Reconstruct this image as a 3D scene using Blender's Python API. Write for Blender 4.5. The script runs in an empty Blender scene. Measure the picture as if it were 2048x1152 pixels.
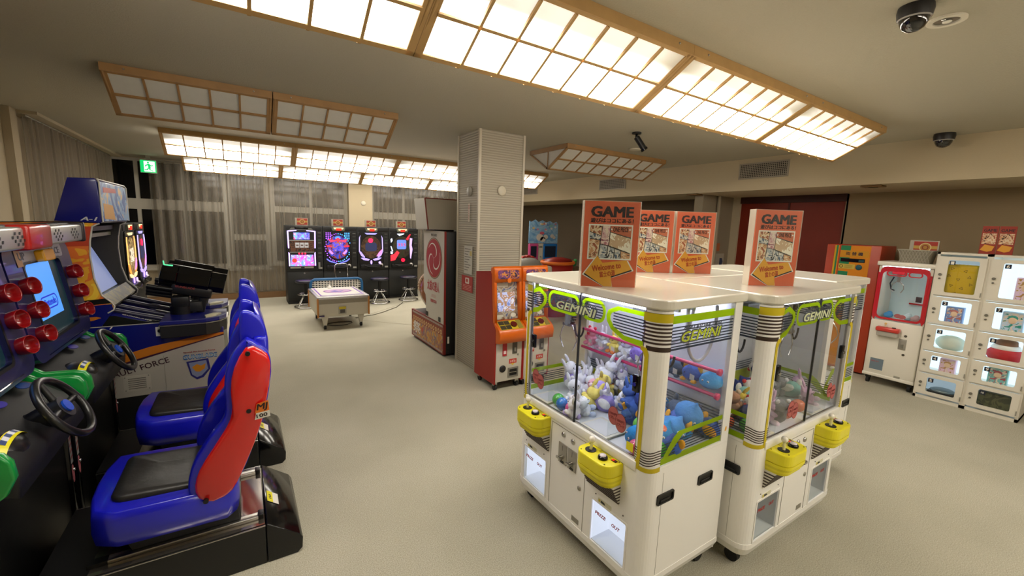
import bpy, bmesh, math, random
from mathutils import Matrix, Vector
PI = math.pi; R = math.radians
random.seed(7)
scene = bpy.context.scene
COL = scene.collection

# ---------------------------------------------------------------- camera
cam_d = bpy.data.cameras.new('camera'); cam = bpy.data.objects.new('camera', cam_d); COL.objects.link(cam)
cam_d.sensor_width = 36.0; cam_d.lens = 842.1617 / 2048.0 * 36.0
cam_d.clip_start = 0.02; cam_d.clip_end = 60
_y, _p, _r = R(32.91527), R(8.40989), R(1.94411)
fwd = Vector((math.sin(_y)*math.cos(_p), math.cos(_y)*math.cos(_p), -math.sin(_p)))
rt = Vector((math.cos(_y), -math.sin(_y), 0)); up = rt.cross(fwd)
r2 = math.cos(_r)*rt + math.sin(_r)*up; u2 = -math.sin(_r)*rt + math.cos(_r)*up
cam.matrix_world = Matrix(((r2.x, u2.x, -fwd.x, 0), (r2.y, u2.y, -fwd.y, 0), (r2.z, u2.z, -fwd.z, 1.55), (0, 0, 0, 1)))
scene.camera = cam
# ---------------------------------------------------------------- world, exposure
w = bpy.data.worlds.new('night'); scene.world = w; w.use_nodes = True
w.node_tree.nodes['Background'].inputs[0].default_value = (0.01, 0.012, 0.018, 1)
w.node_tree.nodes['Background'].inputs[1].default_value = 1.0
scene.view_settings.view_transform = 'Standard'; scene.view_settings.look = 'None'
scene.view_settings.exposure = 0.27; scene.view_settings.gamma = 1.0
scene.view_settings.use_curve_mapping = False
cy = scene.cycles
cy.max_bounces = 10; cy.transparent_max_bounces = 24; cy.sample_clamp_indirect = 6.0
cy.caustics_reflective = False; cy.caustics_refractive = False
LAMP = 14.0     # radiance of the shoji ceiling lamps where the tubes are
LED = 22.0        # white strips inside the prize machines

# ---------------------------------------------------------------- materials
def lin(c):
    return tuple((x/12.92 if x <= .04045 else ((x+.055)/1.055)**2.4) for x in c)
def hexc(h):
    return lin(tuple(int(h[i:i+2], 16)/255 for i in (0, 2, 4)))
_mats = {}
def mat(hx, rough=.5, metal=0., noise=0., bump=0., scale=8., coat=0., alpha=1., emit=0., name=None):
    key = (hx, rough, metal, noise, bump, scale, coat, alpha, emit)
    if key in _mats: return _mats[key]
    m = bpy.data.materials.new(name or 'm_' + hx); m.use_nodes = True
    nt = m.node_tree; b = nt.nodes['Principled BSDF']; c = hexc(hx)
    b.inputs['Base Color'].default_value = (*c, 1)
    b.inputs['Roughness'].default_value = rough; b.inputs['Metallic'].default_value = metal
    b.inputs['Coat Weight'].default_value = coat; b.inputs['Alpha'].default_value = alpha
    if emit:
        b.inputs['Emission Color'].default_value = (*c, 1); b.inputs['Emission Strength'].default_value = emit
    if noise or bump:
        tc = nt.nodes.new('ShaderNodeTexCoord'); n = nt.nodes.new('ShaderNodeTexNoise')
        n.inputs['Scale'].default_value = scale; n.inputs['Detail'].default_value = 4
        nt.links.new(tc.outputs['Object'], n.inputs['Vector'])
        if noise:
            mx = nt.nodes.new('ShaderNodeMix'); mx.data_type = 'RGBA'
            mx.inputs[6].default_value = (*[x*(1-noise) for x in c], 1)
            mx.inputs[7].default_value = (*[min(1, x*(1+noise)) for x in c], 1)
            nt.links.new(n.outputs['Fac'], mx.inputs[0]); nt.links.new(mx.outputs[2], b.inputs['Base Color'])
        if bump:
            bp = nt.nodes.new('ShaderNodeBump'); bp.inputs['Strength'].default_value = bump
            bp.inputs['Distance'].default_value = .01
            nt.links.new(n.outputs['Fac'], bp.inputs['Height']); nt.links.new(bp.outputs['Normal'], b.inputs['Normal'])
    _mats[key] = m; return m
def glass_mat(tint='ffffff', k=1.0, name='clear_glass'):
    m = bpy.data.materials.new(name); m.use_nodes = True; nt = m.node_tree
    for n in list(nt.nodes):
        if n.type != 'OUTPUT_MATERIAL': nt.nodes.remove(n)
    o = nt.nodes['Material Output']
    tr = nt.nodes.new('ShaderNodeBsdfTransparent'); tr.inputs[0].default_value = (*hexc(tint), 1)
    gl = nt.nodes.new('ShaderNodeBsdfGlossy'); gl.inputs['Roughness'].default_value = .02
    lw = nt.nodes.new('ShaderNodeLayerWeight'); lw.inputs[0].default_value = .5      # Schlick: same from both sides
    pw = nt.nodes.new('ShaderNodeMath'); pw.operation = 'POWER'; pw.inputs[1].default_value = 5
    mu = nt.nodes.new('ShaderNodeMath'); mu.operation = 'MULTIPLY_ADD'; mu.inputs[1].default_value = .7*k; mu.inputs[2].default_value = .025*k
    mx = nt.nodes.new('ShaderNodeMixShader')
    nt.links.new(lw.outputs['Facing'], pw.inputs[0]); nt.links.new(pw.outputs[0], mu.inputs[0]); nt.links.new(mu.outputs[0], mx.inputs[0])
    nt.links.new(tr.outputs[0], mx.inputs[1]); nt.links.new(gl.outputs[0], mx.inputs[2])
    nt.links.new(mx.outputs[0], o.inputs[0]); return m
GLASS = glass_mat(); ACRYL = glass_mat('f8faf9', .8, 'clear_acrylic')
def film(hx, a, name):       # see-through coloured film on glass
    m = bpy.data.materials.new(name); m.use_nodes = True; nt = m.node_tree
    b = nt.nodes['Principled BSDF']; b.inputs['Base Color'].default_value = (*hexc(hx), 1)
    b.inputs['Roughness'].default_value = .35
    tl = nt.nodes.new('ShaderNodeBsdfTranslucent'); tl.inputs[0].default_value = (*hexc(hx), 1)
    tr = nt.nodes.new('ShaderNodeBsdfTransparent'); tr.inputs[0].default_value = (*hexc(hx), 1)
    m1 = nt.nodes.new('ShaderNodeMixShader'); m1.inputs[0].default_value = .5
    m2 = nt.nodes.new('ShaderNodeMixShader'); m2.inputs[0].default_value = a
    nt.links.new(b.outputs[0], m1.inputs[1]); nt.links.new(tl.outputs[0], m1.inputs[2])
    nt.links.new(tr.outputs[0], m2.inputs[1]); nt.links.new(m1.outputs[0], m2.inputs[2])
    nt.links.new(m2.outputs[0], nt.nodes['Material Output'].inputs[0]); return m
def emi(hx, s, name='glow'):
    key = ('e', hx, s)
    if key in _mats: return _mats[key]
    m = bpy.data.materials.new(name); m.use_nodes = True; nt = m.node_tree
    b = nt.nodes['Principled BSDF']; b.inputs['Base Color'].default_value = (*[x*.3 for x in hexc(hx)], 1)
    b.inputs['Roughness'].default_value = .4
    b.inputs['Emission Color'].default_value = (*hexc(hx), 1); b.inputs['Emission Strength'].default_value = s
    _mats[key] = m; return m
def pic(cols, scale=6., emit=0., name='printed_picture', rough=.4, kind='VORONOI', dist=1.5):
    """a busy print of several colours: warped cells through a stepped ramp"""
    m = bpy.data.materials.new(name); m.use_nodes = True; nt = m.node_tree; b = nt.nodes['Principled BSDF']
    b.inputs['Roughness'].default_value = rough
    tc = nt.nodes.new('ShaderNodeTexCoord'); n = nt.nodes.new('ShaderNodeTexNoise')
    n.inputs['Scale'].default_value = scale; n.inputs['Detail'].default_value = 3; n.inputs['Distortion'].default_value = dist
    rp = nt.nodes.new('ShaderNodeValToRGB'); rp.color_ramp.interpolation = 'CONSTANT' if kind == 'VORONOI' else 'LINEAR'
    els = rp.color_ramp.elements
    for i, c in enumerate(cols):
        p = .3 + .4*i/max(1, len(cols)-1) if i else 0.
        e = els[i] if i < 2 else els.new(p)
        e.position = p; e.color = (*hexc(c), 1)
    nt.links.new(tc.outputs['Object'], n.inputs['Vector']); nt.links.new(n.outputs['Fac'], rp.inputs[0])
    nt.links.new(rp.outputs[0], b.inputs['Base Color'])
    if emit:
        nt.links.new(rp.outputs[0], b.inputs['Emission Color']); b.inputs['Emission Strength'].default_value = emit
    return m

# ---------------------------------------------------------------- mesh builder
I4 = Matrix.Identity(4)
def plane(o, right, upv):
    """matrix whose local x,y lie in a face (right, up) and z points out of it"""
    x = Vector(right).normalized(); y = Vector(upv).normalized(); z = x.cross(y)
    return Matrix(((x.x, y.x, z.x, o[0]), (x.y, y.y, z.y, o[1]), (x.z, y.z, z.z, o[2]), (0, 0, 0, 1)))
def T(x=0, y=0, z=0): return Matrix.Translation((x, y, z))
def RZ(a): return Matrix.Rotation(a, 4, 'Z')
def RX(a): return Matrix.Rotation(a, 4, 'X')
def RY(a): return Matrix.Rotation(a, 4, 'Y')
def rrect(x0, x1, y0, y1, r, n=4, corners=(1, 1, 1, 1)):
    """rounded rectangle, ccw; corners = (bl, br, tr, tl) switches"""
    pts = []
    for (cx, cy_, a0, on, px, py) in ((x0+r, y0+r, PI, corners[0], x0, y0), (x1-r, y0+r, 1.5*PI, corners[1], x1, y0),
                                     (x1-r, y1-r, 0, corners[2], x1, y1), (x0+r, y1-r, .5*PI, corners[3], x0, y1)):
        if on and r > 0:
            for i in range(n+1):
                a = a0 + .5*PI*i/n; pts.append((cx+r*math.cos(a), cy_+r*math.sin(a)))
        else: pts.append((px, py))
    return pts
def circ(cx, cy_, r, n=24, ry=None, a0=0):
    ry = ry or r
    return [(cx+r*math.cos(a0+2*PI*i/n), cy_+ry*math.sin(a0+2*PI*i/n)) for i in range(n)]
class MB:
    def __init__(s, M=None): s.v = []; s.f = []; s.mi = []; s.sm = []; s.mats = []; s.M = M or I4
    def slot(s, m):
        if m not in s.mats: s.mats.append(m)
        return s.mats.index(m)
    def add(s, vs, fs, m, smooth=False, M=None):
        A = s.M @ M if M is not None else s.M
        o = len(s.v); k = s.slot(m)
        s.v += [tuple(A @ Vector(p)) for p in vs]
        for f in fs:
            s.f.append(tuple(i+o for i in f)); s.mi.append(k); s.sm.append(smooth)
        return s
    def box(s, x0, x1, y0, y1, z0, z1, m, bev=0., M=None, seg=2):
        if x0 > x1: x0, x1 = x1, x0
        if y0 > y1: y0, y1 = y1, y0
        if z0 > z1: z0, z1 = z1, z0
        if bev <= 0:
            return s.add([(x0,y0,z0),(x1,y0,z0),(x1,y1,z0),(x0,y1,z0),(x0,y0,z1),(x1,y0,z1),(x1,y1,z1),(x0,y1,z1)],
                         [(0,3,2,1),(4,5,6,7),(0,1,5,4),(1,2,6,5),(2,3,7,6),(3,0,4,7)], m, False, M)
        bm = bmesh.new(); bmesh.ops.create_cube(bm, size=1)
        for v in bm.verts:
            v.co = Vector(((x0+x1)/2+v.co.x*(x1-x0), (y0+y1)/2+v.co.y*(y1-y0), (z0+z1)/2+v.co.z*(z1-z0)))
        bmesh.ops.bevel(bm, geom=list(bm.edges), offset=min(bev, .49*min(x1-x0, y1-y0, z1-z0)), segments=seg, affect='EDGES', profile=.5)
        s.bm(bm, m, True, M); return s
    def bm(s, bm, m, smooth=False, M=None):
        bm.verts.ensure_lookup_table(); bm.verts.index_update()
        s.add([v.co[:] for v in bm.verts], [[v.index for v in f.verts] for f in bm.faces], m, smooth, M); bm.free()
    def prism(s, poly, z0, z1, m, M=None, bev=0., smooth=False, seg=2):
        """2D polygon (ccw) in local xy extruded along local z"""
        n = len(poly)
        if bev > 0:
            b = bmesh.new(); vs = [b.verts.new((p[0], p[1], z0)) for p in poly]; f = b.faces.new(vs)
            r = bmesh.ops.extrude_face_region(b, geom=[f])
            for v in r['geom']:
                if isinstance(v, bmesh.types.BMVert): v.co.z = z1
            ed = [e for e in b.edges if abs(e.verts[0].co.z-e.verts[1].co.z) < 1e-7]
            bmesh.ops.bevel(b, geom=ed, offset=bev, segments=seg, affect='EDGES', profile=.5)
            bmesh.ops.recalc_face_normals(b, faces=b.faces[:])
            s.bm(b, m, smooth, M); return s
        a = sum(poly[i][0]*poly[(i+1) % n][1]-poly[(i+1) % n][0]*poly[i][1] for i in range(n))
        if a < 0: poly = poly[::-1]
        if z1 < z0: z0, z1 = z1, z0
        vs = [(p[0], p[1], z0) for p in poly]+[(p[0], p[1], z1) for p in poly]
        s.add(vs, [tuple(range(n-1, -1, -1)), tuple(range(n, 2*n))], m, False, M)
        return s.add(vs, [(i, (i+1) % n, n+(i+1) % n, n+i) for i in range(n)], m, smooth, M)
    def ring(s, outer, inner, z0, z1, m, M=None):
        """flat band between two outlines with the same number of points"""
        n = len(outer)
        vs = [(p[0], p[1], z) for z in (z0, z1) for p in outer]+[(p[0], p[1], z) for z in (z0, z1) for p in inner]
        fs = []
        for i in range(n):
            j = (i+1) % n
            fs += [(i, j, n+j, n+i), (2*n+j, 2*n+i, 3*n+i, 3*n+j), (n+i, n+j, 3*n+j, 3*n+i), (j, i, 2*n+i, 2*n+j)]
        return s.add(vs, fs, m, False, M)
    def cyl(s, p0, p1, r0, m, r1=None, n=16, caps=True, M=None):
        r1 = r0 if r1 is None else r1
        p0 = Vector(p0); p1 = Vector(p1); d = (p1-p0).normalized()
        a = d.orthogonal().normalized(); b = d.cross(a)
        c = [(math.cos(2*PI*i/n), math.sin(2*PI*i/n)) for i in range(n)]
        A = [tuple(p0+r0*(x*a+y*b)) for x, y in c]; B = [tuple(p1+r1*(x*a+y*b)) for x, y in c]
        s.add(A+B, [(i, (i+1) % n, n+(i+1) % n, n+i) for i in range(n)], m, True, M)
        if caps: s.add(A+B, [tuple(range(n-1, -1, -1)), tuple(range(n, 2*n))], m, False, M)
        return s
    def tube(s, pts, r, m, n=8, closed=False, M=None, caps=True):
        P = [Vector(p) for p in pts]; N = len(P); rings = []; prev = None
        for i in range(N):
            if closed: d = (P[(i+1) % N]-P[i-1]).normalized()
            else: d = (P[min(i+1, N-1)]-P[max(i-1, 0)]).normalized()
            a = prev - d*prev.dot(d) if prev is not None else d.orthogonal()
            a = a.normalized() if a.length > 1e-6 else d.orthogonal().normalized()
            prev = a; b = d.cross(a); rr = r[i] if isinstance(r, (list, tuple)) else r
            rings.append([tuple(P[i]+rr*(math.cos(2*PI*k/n)*a+math.sin(2*PI*k/n)*b)) for k in range(n)])
        vs = [v for q in rings for v in q]; fs = []
        for i in range(N if closed else N-1):
            j = (i+1) % N
            for k in range(n):
                l = (k+1) % n; fs.append((i*n+k, i*n+l, j*n+l, j*n+k))
        s.add(vs, fs, m, True, M)
        if not closed and caps: s.add(vs, [tuple(range(n-1, -1, -1)), tuple(range((N-1)*n, N*n))], m, False, M)
        return s
    def lathe(s, prof, m, n=24, M=None, smooth=True):
        """profile of (r, z) turned about local z"""
        vs = []; fs = []
        for r, z in prof:
            vs += [(r*math.cos(2*PI*i/n), r*math.sin(2*PI*i/n), z) for i in range(n)]
        for k in range(len(prof)-1):
            for i in range(n):
                j = (i+1) % n; fs.append((k*n+i, k*n+j, (k+1)*n+j, (k+1)*n+i))
        s.add(vs, fs, m, smooth, M)
        if prof[0][0] > 1e-4: s.add(vs, [tuple(range(n-1, -1, -1))], m, False, M)
        if prof[-1][0] > 1e-4: s.add(vs, [tuple(range((len(prof)-1)*n, len(prof)*n))], m, False, M)
        return s
    def ell(s, c, r, m, M=None, n=14, k=8):
        if not isinstance(r, (tuple, list)): r = (r, r, r)
        vs = [(c[0], c[1], c[2]-r[2])]; fs = []
        for j in range(1, k):
            t = -PI/2+PI*j/k
            for i in range(n):
                a = 2*PI*i/n; vs.append((c[0]+r[0]*math.cos(t)*math.cos(a), c[1]+r[1]*math.cos(t)*math.sin(a), c[2]+r[2]*math.sin(t)))
        vs.append((c[0], c[1], c[2]+r[2])); L = len(vs)-1
        for i in range(n):
            j = (i+1) % n; fs.append((0, 1+j, 1+i)); fs.append((L, L-n+i, L-n+j))
            for q in range(k-2):
                a = 1+q*n; fs.append((a+i, a+j, a+n+j, a+n+i))
        return s.add(vs, fs, m, True, M)
    def text(s, body, x0, x1, y0, y1, m, M=None, z=0., d=.0008, bold=0., res=2, fit='xy', shear=0.):
        """lettering filling the rectangle x0..x1, y0..y1 of the local xy plane"""
        c = bpy.data.curves.new('t', 'FONT'); c.body = body; c.size = 1; c.offset = 0; c.extrude = .5; c.resolution_u = res
        c.shear = shear; c.align_x = 'CENTER'
        o = bpy.data.objects.new('t', c); COL.objects.link(o)
        me = bpy.data.meshes.new_from_object(o.evaluated_get(bpy.context.evaluated_depsgraph_get()))
        bpy.data.objects.remove(o); bpy.data.curves.remove(c)
        if not me.vertices: return s
        X = [v.co.x for v in me.vertices]; Y = [v.co.y for v in me.vertices]
        sx = (x1-x0)/max(1e-6, max(X)-min(X)); sy = (y1-y0)/max(1e-6, max(Y)-min(Y))
        if fit == 'one': sx = sy = min(sx, sy)
        cx = (max(X)+min(X))/2; cy_ = (max(Y)+min(Y))/2
        vs = [((v.co.x-cx)*sx+(x0+x1)/2, (v.co.y-cy_)*sy+(y0+y1)/2, z+(v.co.z+.5)*d) for v in me.vertices]
        k = bold*.5; fs = [tuple(p.vertices) for p in me.polygons]      # heavier strokes: shifted copies, each a hair further out
        for i, (a, b) in enumerate(((0, 0),)+(((-k, -k*.6), (k, k*.6), (-k, k*.6), (k, -k*.6)) if k > .003 else ())):
            s.add([(x+a*sx, y+b*sy, q+i*7e-5) for x, y, q in vs], fs, m, False, M)
        bpy.data.meshes.remove(me); return s
    def build(s, name, parent=None, label=None):
        me = bpy.data.meshes.new(name); me.from_pydata(s.v, [], s.f)
        for m in s.mats: me.materials.append(m)
        me.polygons.foreach_set('material_index', s.mi); me.polygons.foreach_set('use_smooth', s.sm)
        me.update()
        o = bpy.data.objects.new(name, me); COL.objects.link(o)
        if parent is not None: o.parent = parent
        if label: o['label'] = label
        return o
def tag(o, label, cat, group=None, kind=None):
    o['label'] = label; o['category'] = cat
    if group: o['group'] = group
    if kind: o['kind'] = kind
    return o
def thing(name, label, cat, loc=(0, 0, 0), rz=0., group=None):
    o = bpy.data.objects.new(name, None); COL.objects.link(o); o.empty_display_size = .1
    o.location = loc; o.rotation_euler = (0, 0, rz)
    return tag(o, label, cat, group)
def struct(name, mb): 
    o = mb.build(name); o['kind'] = 'structure'; return o
def dup(root, loc, rz=None, label=None, group=None, parent=None):
    c = root.copy(); COL.objects.link(c); c.location = loc
    if rz is not None: c.rotation_euler = (0, 0, rz)
    if label: c['label'] = label
    if group: c['group'] = group
    def rec(a, b):
        for ch in list(a.children):
            d = ch.copy(); COL.objects.link(d); d.parent = b; rec(ch, d)
    rec(root, c); return c
def put(mb, name, label, cat, loc, rz=0., group=None, kind=None):
    o = mb.build(name); o.location = loc; o.rotation_euler = (0, 0, rz); return tag(o, label, cat, group, kind)

WHITE = mat('dcd8cc', .35, noise=.02, scale=3); CREAM = mat('cfc7b2', .4); BLACK = mat('0c0c0d', .4); BLACKG = mat('08080a', .12)
DARK = mat('1a1a1b', .5); GREY = mat('7d7b76', .5); STEEL = mat('b4b2ad', .28, 1.); CHROME = mat('d0d0d0', .12, 1.)
YEL = mat('e8dc20', .35); MUSTARD = mat('c8b414', .4); RED = mat('c4281c', .35); RUBBER = mat('161616', .7)
PAPER = mat('e6e2d8', .7); WOOD_UNLIT = mat('a07a4c', .5, noise=.2, scale=12); WOOD_LIT = mat('c09a62', .5, noise=.15, scale=12)

# ================================================================ THE ROOM
CH = 2.49
def wallm(hx, name, bump=.12, scale=180, rough=.9):
    return mat(hx, rough, noise=.04, bump=bump, scale=scale, name=name)
M_WALL = wallm('b9ac92', 'wall_paper'); M_CEIL = wallm('b2ac9a', 'ceiling_paper', .25, 120)
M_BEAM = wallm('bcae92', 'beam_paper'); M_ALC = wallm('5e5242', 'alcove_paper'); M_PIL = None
def carpet():
    m = bpy.data.materials.new('carpet'); m.use_nodes = True; nt = m.node_tree; b = nt.nodes['Principled BSDF']
    b.inputs['Roughness'].default_value = .95
    tc = nt.nodes.new('ShaderNodeTexCoord'); L = nt.links.new
    n1 = nt.nodes.new('ShaderNodeTexNoise'); n1.inputs['Scale'].default_value = 210; n1.inputs['Detail'].default_value = 3
    n2 = nt.nodes.new('ShaderNodeTexNoise'); n2.inputs['Scale'].default_value = .9; n2.inputs['Detail'].default_value = 5
    r1 = nt.nodes.new('ShaderNodeValToRGB'); e = r1.color_ramp.elements
    e[0].position = .36; e[0].color = (*hexc('a29d8a'), 1); e[1].position = .66; e[1].color = (*hexc('c4bfac'), 1)
    r2 = nt.nodes.new('ShaderNodeValToRGB'); e = r2.color_ramp.elements
    e[0].position = .3; e[0].color = (.80, .80, .78, 1); e[1].position = .6; e[1].color = (1, 1, 1, 1)
    mx = nt.nodes.new('ShaderNodeMix'); mx.data_type = 'RGBA'; mx.blend_type = 'MULTIPLY'; mx.inputs[0].default_value = 1
    L(tc.outputs['Object'], n1.inputs['Vector']); L(tc.outputs['Object'], n2.inputs['Vector'])
    L(n1.outputs['Fac'], r1.inputs[0]); L(n2.outputs['Fac'], r2.inputs[0])
    L(r1.outputs[0], mx.inputs[6]); L(r2.outputs[0], mx.inputs[7]); L(mx.outputs[2], b.inputs['Base Color'])
    bp = nt.nodes.new('ShaderNodeBump'); bp.inputs['Strength'].default_value = .4; bp.inputs['Distance'].default_value = .003
    L(n1.outputs['Fac'], bp.inputs['Height']); L(bp.outputs['Normal'], b.inputs['Normal']); return m
mb = MB(); mb.box(-1.9, 6.7, -4.9, 9.8, -.1, 0, carpet())
SEAM = mat('7d7866', .9)
for a, b_ in (((1.5, 6.75), (3.1, 5.1)), ((1.45, 6.8), (3.0, 8.2))):       # carpet joins
    d = Vector((b_[0]-a[0], b_[1]-a[1])).normalized(); q = Vector((-d.y, d.x))*.006
    mb.add([(a[0]+q.x, a[1]+q.y, .0008), (b_[0]+q.x, b_[1]+q.y, .0008), (b_[0]-q.x, b_[1]-q.y, .0008), (a[0]-q.x, a[1]-q.y, .0008)], [(3, 2, 1, 0)], SEAM)
struct('floor', mb)
mb = MB(); mb.box(-1.9, 6.7, -4.9, 9.8, CH, CH+.1, M_CEIL); struct('ceiling', mb)
mb = MB(); mb.box(-1.9, -1.8, -4.9, 9.8, 0, CH, M_WALL); mb.box(-1.8, -1.74, 5.98, 6.13, 0, CH, M_WALL); struct('wall_left', mb)
mb = MB(); mb.box(-1.8, 6.6, 9.7, 9.8, 0, CH, M_WALL); mb.box(1.97, 2.46, 9.5, 9.7, 0, CH, wallm('b4a68a', 'pier_paper')); struct('wall_back', mb)
mb = MB(); mb.box(-1.8, 6.6, -4.9, -4.8, 0, CH, M_WALL); struct('wall_front', mb)
mb = MB(); mb.box(6.5, 6.6, -4.8, 2.3, 0, CH, wallm('9c8a6c', 'tan_paper')); mb.box(6.5, 6.6, 3.66, 3.92, 0, CH, M_WALL); mb.box(6.5, 6.6, 2.3, 3.66, 2.09, CH, M_WALL)
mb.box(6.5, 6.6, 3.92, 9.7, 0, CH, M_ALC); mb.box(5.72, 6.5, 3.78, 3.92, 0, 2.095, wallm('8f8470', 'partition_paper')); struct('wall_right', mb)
mb = MB(); mb.box(5.487, 6.5, -4.8, 9.7, 2.095, CH, M_BEAM); struct('trim_1', mb)
# red sliding door in the right wall
DRED = mat('7a2410', .45, noise=.12, scale=5)
mb = MB(); mb.box(6.53, 6.58, 2.3, 3.66, 0, 2.09, DRED)
for y in (2.98,): mb.box(6.52, 6.53, y-.012, y+.012, 0, 2.05, mat('4a1408', .5))
mb.box(6.5, 6.56, 2.28, 2.31, 0, 2.09, mat('8a7c64', .6)); mb.box(6.49, 6.56, 2.3, 3.66, 2.0, 2.095, mat('3a160c', .5))
struct('door_1', mb)
# the clad pillar
def ribbed(hx):
    m = bpy.data.materials.new('ribbed_cladding'); m.use_nodes = True; nt = m.node_tree; b = nt.nodes['Principled BSDF']; L = nt.links.new
    tc = nt.nodes.new('ShaderNodeTexCoord'); wv = nt.nodes.new('ShaderNodeTexWave'); wv.bands_direction = 'Z'; wv.inputs['Scale'].default_value = 13.
    rp = nt.nodes.new('ShaderNodeValToRGB'); e = rp.color_ramp.elements; e[0].position = .05; e[0].color = (*[x*.72 for x in hexc(hx)], 1); e[1].position = .3; e[1].color = (*hexc(hx), 1)
    bp = nt.nodes.new('ShaderNodeBump'); bp.inputs['Strength'].default_value = .5; bp.inputs['Distance'].default_value = .006
    L(tc.outputs['Object'], wv.inputs['Vector']); L(wv.outputs['Fac'], rp.inputs[0]); L(rp.outputs[0], b.inputs['Base Color'])
    L(wv.outputs['Fac'], bp.inputs['Height']); L(bp.outputs['Normal'], b.inputs['Normal']); b.inputs['Roughness'].default_value = .6; return m
RIB = ribbed('b2aa98'); PTR = mat('c8beaa', .45)
mb = MB(); mb.box(2.05, 2.58, 3.84, 4.32, 0, CH, RIB)
for x in (2.04, 2.565):
    for y in (3.83, 4.305): mb.box(x, x+.025, y, y+.025, 0, CH, PTR)
struct('wall_pillar', mb)
# windows behind the curtains
FR_ = mat('b8b4a8', .5); NIGHT = mat('05060a', .08)
def window(n, x0, x1, rows, cols=()):
    """rows = list of (z0,z1) panes"""
    f = MB(); zs = [r for q in rows for r in q]; z0, z1 = min(zs)-.05, max(zs)+.05
    cuts = [x0] + list(cols) + [x1]
    f.box(x0-.05, x1+.05, 9.66, 9.7, z0, z1, FR_)
    p = MB()
    for a, b in zip(cuts[:-1], cuts[1:]):
        for q in rows: p.box(a+.03, b-.03, 9.65, 9.66, q[0], q[1], NIGHT)
    f.box(x0-.08, x1+.08, 9.6, 9.7, z0-.05, z0, FR_)
    o = struct('window_%d' % n, f); p.build('window_pane', o)
window(1, -1.75, -.2, [(.66, 1.62), (1.80, 2.42)], (-1.43, -.8))
window(2, -.12, .46, [(.62, 1.10), (1.22, 2.30)])
window(3, .58, 1.94, [(.70, 1.66), (1.78, 2.42)], (1.26,))
window(4, 2.5, 4.6, [(.66, 1.60), (1.75, 2.42)], (3.2, 3.9))
# wooden baseboard strip along the back wall
mb = MB(); mb.box(-1.8, 5.4, 9.38, 9.42, 0, .11, mat('7a5a38', .55, noise=.15)); mb.box(-1.8, 5.4, 9.42, 9.6, 0, .09, mat('6a4e32', .6)); struct('baseboard_back', mb)
# sheer curtains
def sheer(a=.55, hx='a59c8c'):
    m = bpy.data.materials.new('sheer_voile'); m.use_nodes = True; nt = m.node_tree; b = nt.nodes['Principled BSDF']; L = nt.links.new
    b.inputs['Base Color'].default_value = (*hexc(hx), 1); b.inputs['Roughness'].default_value = .9
    tl = nt.nodes.new('ShaderNodeBsdfTranslucent'); tl.inputs[0].default_value = (*hexc(hx), 1)
    tr = nt.nodes.new('ShaderNodeBsdfTransparent')
    m1 = nt.nodes.new('ShaderNodeMixShader'); m1.inputs[0].default_value = .3
    m2 = nt.nodes.new('ShaderNodeMixShader')
    g = nt.nodes.new('ShaderNodeLayerWeight'); g.inputs[0].default_value = .5
    mr = nt.nodes.new('ShaderNodeMapRange'); mr.inputs[3].default_value = a; mr.inputs[4].default_value = .97
    L(g.outputs['Facing'], mr.inputs[0]); L(mr.outputs[0], m2.inputs[0])
    L(b.outputs[0], m1.inputs[1]); L(tl.outputs[0], m1.inputs[2]); L(tr.outputs[0], m2.inputs[1]); L(m1.outputs[0], m2.inputs[2])
    L(m2.outputs[0], nt.nodes['Material Output'].inputs[0]); return m
SHEER = sheer(.42, '9c9384')
def curtain(label, a, b, z0, z1, folds, amp=.035, seed=1):
    rd = random.Random(seed); ax, ay = a; bx, by = b
    L = math.hypot(bx-ax, by-ay); dx, dy = (bx-ax)/L, (by-ay)/L; nx, ny = -dy, dx
    n = int(folds*10); ph = [rd.uniform(-.5, .5) for _ in range(folds+2)]; vs = []; fs = []
    rows = 5
    for j in range(rows):
        z = z1+(z0-z1)*j/(rows-1); k = .55+.45*j/(rows-1)
        for i in range(n+1):
            t = i/n; f = t*folds; q = ph[int(f)]*(1-f % 1)+ph[int(f)+1]*(f % 1)
            u = t*L+.012*math.sin(f*2.1); off = amp*k*math.sin(2*PI*f+q*2.2)*(1+.4*q)
            vs.append((ax+dx*u+nx*off-ax, ay+dy*u+ny*off-ay, z))
    for j in range(rows-1):
        for i in range(n):
            c = j*(n+1)+i; fs.append((c, c+1, c+n+2, c+n+1))
    m = MB(); m.add(vs, fs, SHEER, True); m.box(0, 0, 0, 0, 0, 0, SHEER) if False else None
    root = thing('sheer_curtain', label, 'curtain', (ax, ay, 0))
    m.build('curtain_cloth', root)
    h = MB(); h.tube([(0-.0, 0, z1+.01), (bx-ax, by-ay, z1+.01)], .012, mat('8c8678', .4, .6)); h.build('curtain_rail', root)
    return root
curtain('grey sheer curtain over the back window left of the glass door', (-1.25, 9.5), (-.20, 9.5), .12, 2.42, 8, seed=2)
curtain('sheer curtain hanging over the glazed door in the back wall', (-.18, 9.5), (.56, 9.5), .12, 2.42, 6, seed=3)
curtain('sheer curtain over the back window behind the slot machines', (.56, 9.48), (1.95, 9.48), .12, 2.42, 14, .022, seed=4)
curtain('sheer curtain right of the beige pier, behind the rightmost pachinko machines', (2.48, 9.48), (5.3, 9.48), .12, 2.42, 26, .022, seed=5)
curtain('long grey sheer curtain along the left wall behind the blue gun cabinet', (-1.70, 6.16), (-1.70, 9.4), .12, 2.44, 22, seed=6)
# ceiling trim at left wall
mb = MB(); mb.box(-1.8, -1.6, 6.13, 9.7, CH-.03, CH, M_WALL); struct('trim_2', mb)

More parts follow.
